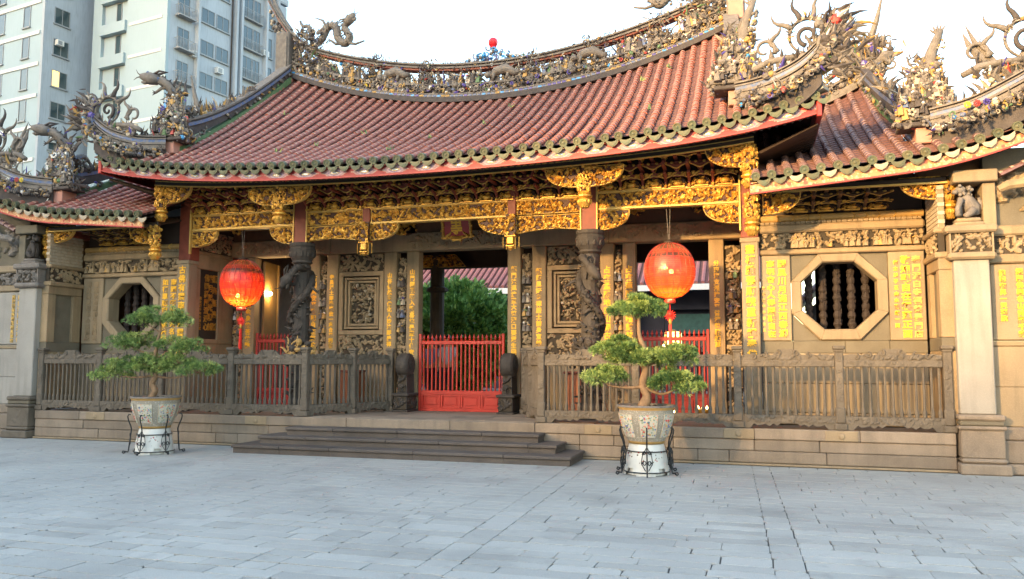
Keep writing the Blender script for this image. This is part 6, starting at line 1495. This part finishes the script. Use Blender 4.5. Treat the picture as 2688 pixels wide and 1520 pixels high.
# ================================================================== PEOPLE BEHIND THE GATE
def person(x, y, z, H, lab, shirt, face=1, turn=0.0):
    t = thing('person', lab, 'person', (x,y,z), 'visitors behind the red gate'); k = H/1.7
    def skin(V, E_, rad, m, nm, root=0):
        me = bpy.data.meshes.new(nm); me.from_pydata([Vector(v)*k for v in V], E_, []); o = bpy.data.objects.new(nm, me); COL.objects.link(o); o.parent = t; o.rotation_euler = (0,0,turn)
        mo = o.modifiers.new('s','SKIN'); 
        for i,v in enumerate(me.skin_vertices[0].data): v.radius = (rad[i][0]*k, rad[i][1]*k); v.use_root = (i == root)
        su = o.modifiers.new('u','SUBSURF'); su.levels = 1; su.render_levels = 1; me.materials.append(m); LOC[o.name] = LOC[t.name]
        dg = bpy.context.evaluated_depsgraph_get(); m2 = bpy.data.meshes.new_from_object(o.evaluated_get(dg)); o.modifiers.clear(); o.data = m2; m2.materials.clear(); m2.materials.append(m); m2.name = nm
        m2.polygons.foreach_set('use_smooth', np.ones(len(m2.polygons), dtype=bool)); return o
    f = -face
    V = [(0,0,.93),(0,0,1.12),(0,0,1.36),(0,0,1.45),(0,.01*f,1.52),(0,.015*f,1.60),(0,.01*f,1.67)]; E_ = [(0,1),(1,2),(2,3),(3,4),(4,5),(5,6)]; rad = [(.15,.10),(.145,.10),(.17,.10),(.06,.055),(.07,.085),(.078,.095),(.05,.06)]
    for q in (-1,1):
        n = len(V); V += [(q*.17,0,1.38),(q*.22,.01,1.12),(q*.22,.10*f,.90),(q*.22,.13*f,.80),(q*.09,0,.88),(q*.095,.02*f,.48),(q*.10,-.02*f,.08),(q*.105,.10*f,.035)]
        E_ += [(2,n),(n,n+1),(n+1,n+2),(n+2,n+3),(0,n+4),(n+4,n+5),(n+5,n+6),(n+6,n+7)]; rad += [(.055,.055),(.045,.045),(.034,.034),(.04,.025),(.09,.09),(.062,.062),(.042,.042),(.045,.035)]
    skin(V, E_, rad, SKIN, 'body')
    V = [(0,0,.90),(0,0,1.12),(0,0,1.35),(0,0,1.40)]; E_ = [(0,1),(1,2),(2,3)]; rad = [(.175,.125),(.165,.12),(.185,.12),(.10,.085)]
    for q in (-1,1): n = len(V); V += [(q*.18,0,1.375),(q*.225,.01,1.14)]; E_ += [(2,n),(n,n+1)]; rad += [(.07,.07),(.065,.065)]
    skin(V, E_, rad, shirt, 'shirt')
    V = [(0,0,.92)]; E_ = []; rad = [(.17,.12)]
    for q in (-1,1): n = len(V); V += [(q*.09,0,.84),(q*.095,.02*f,.48),(q*.10,-.015*f,.10)]; E_ += [(0,n),(n,n+1),(n+1,n+2)]; rad += [(.105,.105),(.078,.08),(.065,.068)]
    skin(V, E_, rad, CLOTHD, 'trousers')
    b = MB(); b.smooth = True; b.blob((0,.0,1.63*k),(.088*k,.105*k,.095*k),0,True); h = obj('hair', b, [HAIR], t, at=(x,y,z)); h.location = (0,-.018*f*k,0); h.rotation_euler = (0,0,turn)
person(-1.42, 5.2, .6, 1.70, 'person in a pale striped shirt standing behind the left half of the red gate', CLOTHW)
person(-2.15, 5.9, .6, 1.66, 'person in a lilac shirt at the left edge of the red gate', CLOTHB)
person(.25, 6.6, .6, 1.62, 'person in dark clothing deep in shade behind the right half of the red gate', CLOTHD)

# ================================================================== COURTYARD
def tree(x, y, r, zc, rz, lab, seed, n=9000, name='courtyard_tree'):
    t = thing(name, lab, 'tree', (x,y,0)); g = random.Random(seed)
    b = MB(); b.smooth = True; b.tube([(x,y,0),(x+.05,y,.7),(x-.05,y,1.5),(x,y,zc)],[.22,.17,.15,.08],8)
    for k in range(9): a = k*.7; b.tube([(x,y,zc-.6),(x+r*.4*math.cos(a),y+r*.4*math.sin(a),zc-.1),(x+r*.75*math.cos(a),y+r*.75*math.sin(a),zc+rz*.3*math.sin(k*2))],[.08,.05,.02],5)
    obj('trunk', b, [BARK], t); b = MB()
    cl = []
    for k in range(330):
        u = g.uniform(-1,1); a = g.uniform(0,6.283); q = math.sqrt(1-u*u); f_ = g.uniform(.80,1.02); cl.append((x+r*f_*q*math.cos(a), y+r*f_*q*math.sin(a), zc+rz*f_*u))
    for k in range(n):
        c = cl[g.randrange(len(cl))]; d = Vector((g.gauss(0,1),g.gauss(0,1),g.gauss(0,1))).normalized(); p = Vector(c)+d*r*.16*g.random()**.5; L_ = g.uniform(.12,.24)
        o_ = (d+Vector((0,0,.5))+(p-Vector((x,y,zc))).normalized()*.8).normalized(); s_ = o_.cross(Vector((g.uniform(-1,1),g.uniform(-1,1),g.uniform(-1,1))))
        if s_.length < .05: continue
        s_ = s_.normalized()*L_*.36; b.add([p-s_*.3,p+o_*L_*.5-s_,p+o_*L_,p+o_*L_*.5+s_],[(0,1,2,3)],g.choices((0,1,2),weights=(5,3,3))[0])
    obj('crown', b, TLEAF, t)
tree(-4.25, 13.2, 1.98, 2.55, 1.78, 'round bushy green tree in the courtyard behind the red gate', 5, 30000)
t = thing('main_hall', 'rear main hall with pink tiled roof across the courtyard', 'temple', (0,30,0))
b = MB(); fz = lambda x,y: 5.35+(y-25)*.55+.02*(y-25)**2+.0009*x*x
b.sheet(lambda u,v: (u,v,fz(u,v)-.05), lin(-24,7.6,24), lin(25,33,10), 0); obj('roof', b, [PAN], t)
b = MB()
for i in range(98): x = -23.8+i*.32; b.tube([(x,y,fz(x,y)) for y in lin(25,33,8)], .095, 6)
obj('roof_tiles', b, [mat('faded_pink_tile',(.40,.15,.13),.5,var=.4,vs=5)], t, None, 'stuff')
b = MB(); strip(b, [(x,25.0,fz(x,25)-.35) for x in lin(-24,7.6,30)], .1, .28, 0); obj('eave_board', b, [WHITE], t)
b = MB(); strip(b, [(x,33,fz(x,33)) for x in lin(-24,7.6,30)], .5, .9, 0); obj('ridge', b, [PLAST], t)
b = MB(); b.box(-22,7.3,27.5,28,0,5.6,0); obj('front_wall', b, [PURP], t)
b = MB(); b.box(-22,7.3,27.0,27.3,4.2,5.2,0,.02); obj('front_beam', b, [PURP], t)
b = MB(); b.box(2.0,7.5,27.35,27.42,3.0,4.0,0,.01); obj('banner', b, [TEAL], t)
b = MB(); b.box(-1.0,6.0,27.2,27.25,2.1,2.9,0,.01); obj('grey_banner', b, [GREYST], t)
for i in range(6): b = MB(); b.lathe([(.32,0),(.28,.3),(.28,5.4)],12,(-20+i*5.0,26.6,0),0); obj('column', b, [DARKST], t)
t = thing('side_corridor', 'long side corridor with pale roof seen through the right octagonal window', 'building', (14,18,0))
b = MB(); b.add([(7.4,10,3.4),(7.4,24.4,3.4),(11.4,24.4,7.0),(11.4,10,7.0)],[(0,3,2,1)],0); obj('roof', b, [PLAST], t)
b = MB()
for i in range(45): yy = 10.1+i*.32; b.tube([(7.35,yy,3.46),(11.4,yy,7.1)],.08,5)
obj('roof_tiles', b, [mat('grey_pink_tile',(.36,.24,.25),.5,var=.4,vs=5)], t, None, 'stuff')
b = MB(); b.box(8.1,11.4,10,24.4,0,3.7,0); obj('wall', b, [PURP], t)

# ================================================================== TOWERS
def tower(name_lab, origin, az, faces, H, mats_):
    pass
AX = Vector((math.sin(R(-80.3)), math.cos(R(-80.3)), 0)); AY = Vector((math.sin(R(9.7)), math.cos(R(9.7)), 0))
def tbox(mb, O, u0, u1, v0, v1, z0, z1, m=0):
    """box in tower axes: u runs left along the bright front, v runs back along the grey side"""
    V = [O+AX*u+AY*v+Vector((0,0,z)) for z in (z0,z1) for v in (v0,v1) for u in (u0,u1)]
    mb.add(V, [(0,1,3,2),(4,6,7,5),(0,4,5,1),(2,3,7,6),(0,2,6,4),(1,5,7,3)], m)
def twindow(t, O, side, a0, a1, z0, z1, cols=2, lit=False, rec=.18):
    """window in the grey side (v range) or the bright front (u range) of a tower: frame bars with panes behind"""
    b = MB(); S = (lambda mb,p0,p1,q0,q1,d0,d1,m: tbox(mb,O,d0,d1,p0,p1,q0,q1,m)) if side == 'v' else (lambda mb,p0,p1,q0,q1,d0,d1,m: tbox(mb,O,p0,p1,d0,d1,q0,q1,m))
    D = (lambda d: -d)                                                # outwards is negative u / negative v
    def bx(mb, p0,p1,q0,q1,d0,d1,m=0): S(mb,p0,p1,q0,q1,min(D(d0),D(d1)),max(D(d0),D(d1)),m)
    w_ = .07
    bx(b,a0,a1,z0,z0+w_,0,.06); bx(b,a0,a1,z1-w_,z1,0,.06); bx(b,a0,a0+w_,z0+w_,z1-w_,0,.06); bx(b,a1-w_,a1,z0+w_,z1-w_,0,.06)
    for k in range(1,cols): x = a0+(a1-a0)*k/cols; bx(b,x-.03,x+.03,z0+w_,z1-w_,0,.05)
    bx(b,a0-.1,a1+.1,z0-.12,z0-.01,0,.16)
    f = obj('window', b, [TFRAME], t)
    for k in range(cols):
        b = MB(); x0 = a0+(a1-a0)*k/cols+.04; x1 = a0+(a1-a0)*(k+1)/cols-.04; bx(b,x0,x1,z0+w_,z1-w_,.004,.02); obj('pane', b, [LITGL if lit and k == 0 else GLASS], f)
def balcony(t, O, v0, v1, z, d=.9):
    b = MB(); tbox(b,O,-d,0,v0,v1,z-.12,z); pb = obj('balcony', b, [CONC], t); b = MB()
    tbox(b,O,-d,-d+.04,v0,v1,z+.95,z+1.0)
    for k in range(int((v1-v0)/.16)+1): v = v0+k*.16; tbox(b,O,-d,-d+.025,v,v+.025,z,z+.95)
    for v in (v0,v1-.03): tbox(b,O,-d,0,v,v+.03,z+.95,z+1.0)
    for k in range(5):
        for v in (v0,v1-.03): tbox(b,O,-d+k*.18,-d+k*.18+.025,v,v+.025,z,z+.95)
    obj('railing', b, [TFRAME], pb)
def box_part(t, nm, m, O, u0,u1,v0,v1,z0,z1, parent=None):
    b = MB(); tbox(b,O,u0,u1,v0,v1,z0,z1); return obj(nm, b, [m], parent or t)
# nearer left tower
O1 = Vector((-59.0,45.4,0)); T1 = thing('apartment_tower', 'pale blue apartment tower at the far left edge behind the temple', 'building', O1)
box_part(T1,'front_wall',TOWERW,O1,.35,22,0,.4,0,46); box_part(T1,'body',TOWERG,O1,0,22,.4,12,0,45.9); box_part(T1,'corner_fin',TOWERG,O1,.0,.349,-.25,.4,0,46)
for k in range(13):
    z = 2.6+k*3.15
    box_part(T1,'sill_band',WHITE,O1,.9,22,-.10,-.002,z+3.15-.9,z+3.15-.55)
    if k > 3:
        twindow(T1,O1,'u',2.5,3.6,z+.1,z+2.25,1); twindow(T1,O1,'u',6.6,7.7,z+.1,z+2.25,1)
    if k > 3: twindow(T1,O1,'v',.75,2.35,z+.3,z+1.95,2,lit=(k == 8))
    if k > 3: twindow(T1,O1+AX*1.5,'v',3.3,4.0,z-.2,z+2.1,1) if False else None
box_part(T1,'rear_wing',TOWERG,O1,1.8,22,2.9,14,0,45)
for k in range(4,13):
    z = 2.6+k*3.15; b = MB(); Oq = O1+AX*(-.0)
    box_part(T1,'balcony_slab',CONC,O1,.4,1.8,2.95,4.0,z-.15,z); b = MB(); tbox(b,O1,.4,.45,2.95,4.0,z,z+.9); obj('balcony_rail', b, [TFRAME], T1)
# right tower with the grey side full of windows
O2 = Vector((-46.5,47.2,0)); T2 = thing('apartment_tower', 'taller grey apartment tower with balconies rising behind the left roof corner', 'building', O2)
box_part(T2,'front_wall',TOWERW,O2,0,5.6,0,.35,0,41.4); box_part(T2,'front_wall',TOWERW,O2,9.3,10.6,0,.35,0,41.4); box_part(T2,'body',TOWERG,O2,.0,10.6,.352,16,0,41.2); box_part(T2,'recess_wall',TOWERW,O2,5.6,9.3,.9,1.2,0,41.3) if False else None
box_part(T2,'parapet',TOWERG,O2,-.15,10.7,-.15,16.1,41.41,42.1)
for k in range(4,13):
    z = 1.9+k*3.28
    box_part(T2,'sill_band',WHITE,O2,.6,5.2,-.06,-.002,z-.72,z-.42); box_part(T2,'spandrel',TOWERW,O2,5.602,9.298,-.25,.35,z-1.1,z-.05)
    b = MB(); tbox(b,O2,5.9,9.1,.30,.351,z,z+2.1); obj('bay_back', b, [TOWERW], T2)
    twindow(T2,O2+AY*.30,'u',6.7,7.5,z+.05,z+2.1,1)
    twindow(T2,O2,'v',1.2,2.6,z-.1,z+2.05,2); balcony(T2,O2,.9,2.9,z-.15,.7)
    twindow(T2,O2,'v',4.0,5.7,z+.35,z+1.85,2,lit=(k == 12)); twindow(T2,O2,'v',5.95,7.6,z+.35,z+1.85,2)
    twindow(T2,O2,'v',9.4,10.9,z-.3,z+2.15,2); twindow(T2,O2,'v',11.0,12.0,z-.3,z+2.15,2); balcony(T2,O2,9.3,12.1,z-.35,.45)
    twindow(T2,O2,'v',13.0,13.8,z-.2,z+2.0,1); twindow(T2,O2,'v',14.6,15.8,z+.35,z+1.85,2)
for k,(v,z) in enumerate(((2.75,21.2),(2.75,31.0),(7.75,27.7),(12.2,24.6),(12.2,34.4),(5.9,30.4))):
    b = MB(); tbox(b,O2,-.45,-.02,v,v+.8,z,z+.6); ac = obj('air_conditioner', b, [WHITE], T2); b = MB(); tbox(b,O2,-.47,-.452,v+.12,v+.6,z+.08,z+.5); obj('grille', b, [TFRAME], ac)
for k,z in enumerate((22.5,32.2)):
    b = MB(); tbox(b,O1,-.45,-.02,.9,1.6,z,z+.55); ac = obj('air_conditioner', b, [WHITE], T1); b = MB(); tbox(b,O1,-.47,-.452,1.0,1.4,z+.08,z+.45); obj('grille', b, [TFRAME], ac)
for v,nm in ((3.3,'pilaster'),(8.2,'pilaster'),(8.9,'pilaster'),(12.5,'pilaster'),(14.2,'pilaster')): box_part(T2,nm,TOWERG,O2,-.5,-.002,v,v+.28,0,41.3)
b = MB(); b.tube([O2+AX*-.12+AY*7.95,O2+AX*-.12+AY*7.95+Vector((0,0,41))],.07,6); obj('drain_pipe', b, [DKWOOD], T2)

# ================================================================== SHADE BLOCKS (unseen, added to keep evening sun off plaza, left end and towers)
t = thing('shade_block', 'unseen plain block added behind the viewer to shade the left end', 'building', (-60,-56,0))
b = MB(); b.box(-95,-36.5,-66,-52,0,26,0); obj('wall', b, [TOWERG], t)
for k in range(7):
    b = MB(); b.box(-94,-37.5,-52.0,-51.93,2.5+k*3.3,4.1+k*3.3,0); obj('window_row', b, [GLASS], t)
b = MB(); b.box(-95.3,-36.2,-66.3,-51.7,26,26.8,0); obj('parapet', b, [CONC], t)
t = thing('shade_block', 'unseen low block added behind the viewer to shade the plaza', 'building', (-18,-56,0))
b = MB(); b.box(-36.4,14,-66,-52,0,13.4,0); obj('wall', b, [TOWERG], t)
for k in range(4):
    b = MB(); b.box(-35.8,13.5,-52.0,-51.93,1.2+k*3.2,2.9+k*3.2,0); obj('window_row', b, [GLASS], t)
b = MB(); b.box(-36.3,14.2,-66.2,-51.8,13.4,13.75,0); obj('parapet', b, [CONC], t)
t = thing('shade_block', 'unseen tall block added behind the viewer to keep sun off the towers', 'building', (-150,-60,0))
b = MB(); b.box(-215,-98,-72,-54,0,76,0); obj('wall', b, [TOWERG], t)
for k in range(20):
    b = MB(); b.box(-213,-99,-54.0,-53.93,3+k*3.6,5+k*3.6,0); obj('window_row', b, [GLASS], t)
b = MB(); b.box(-215.3,-97.7,-72.3,-53.7,76,77,0); obj('parapet', b, [CONC], t)
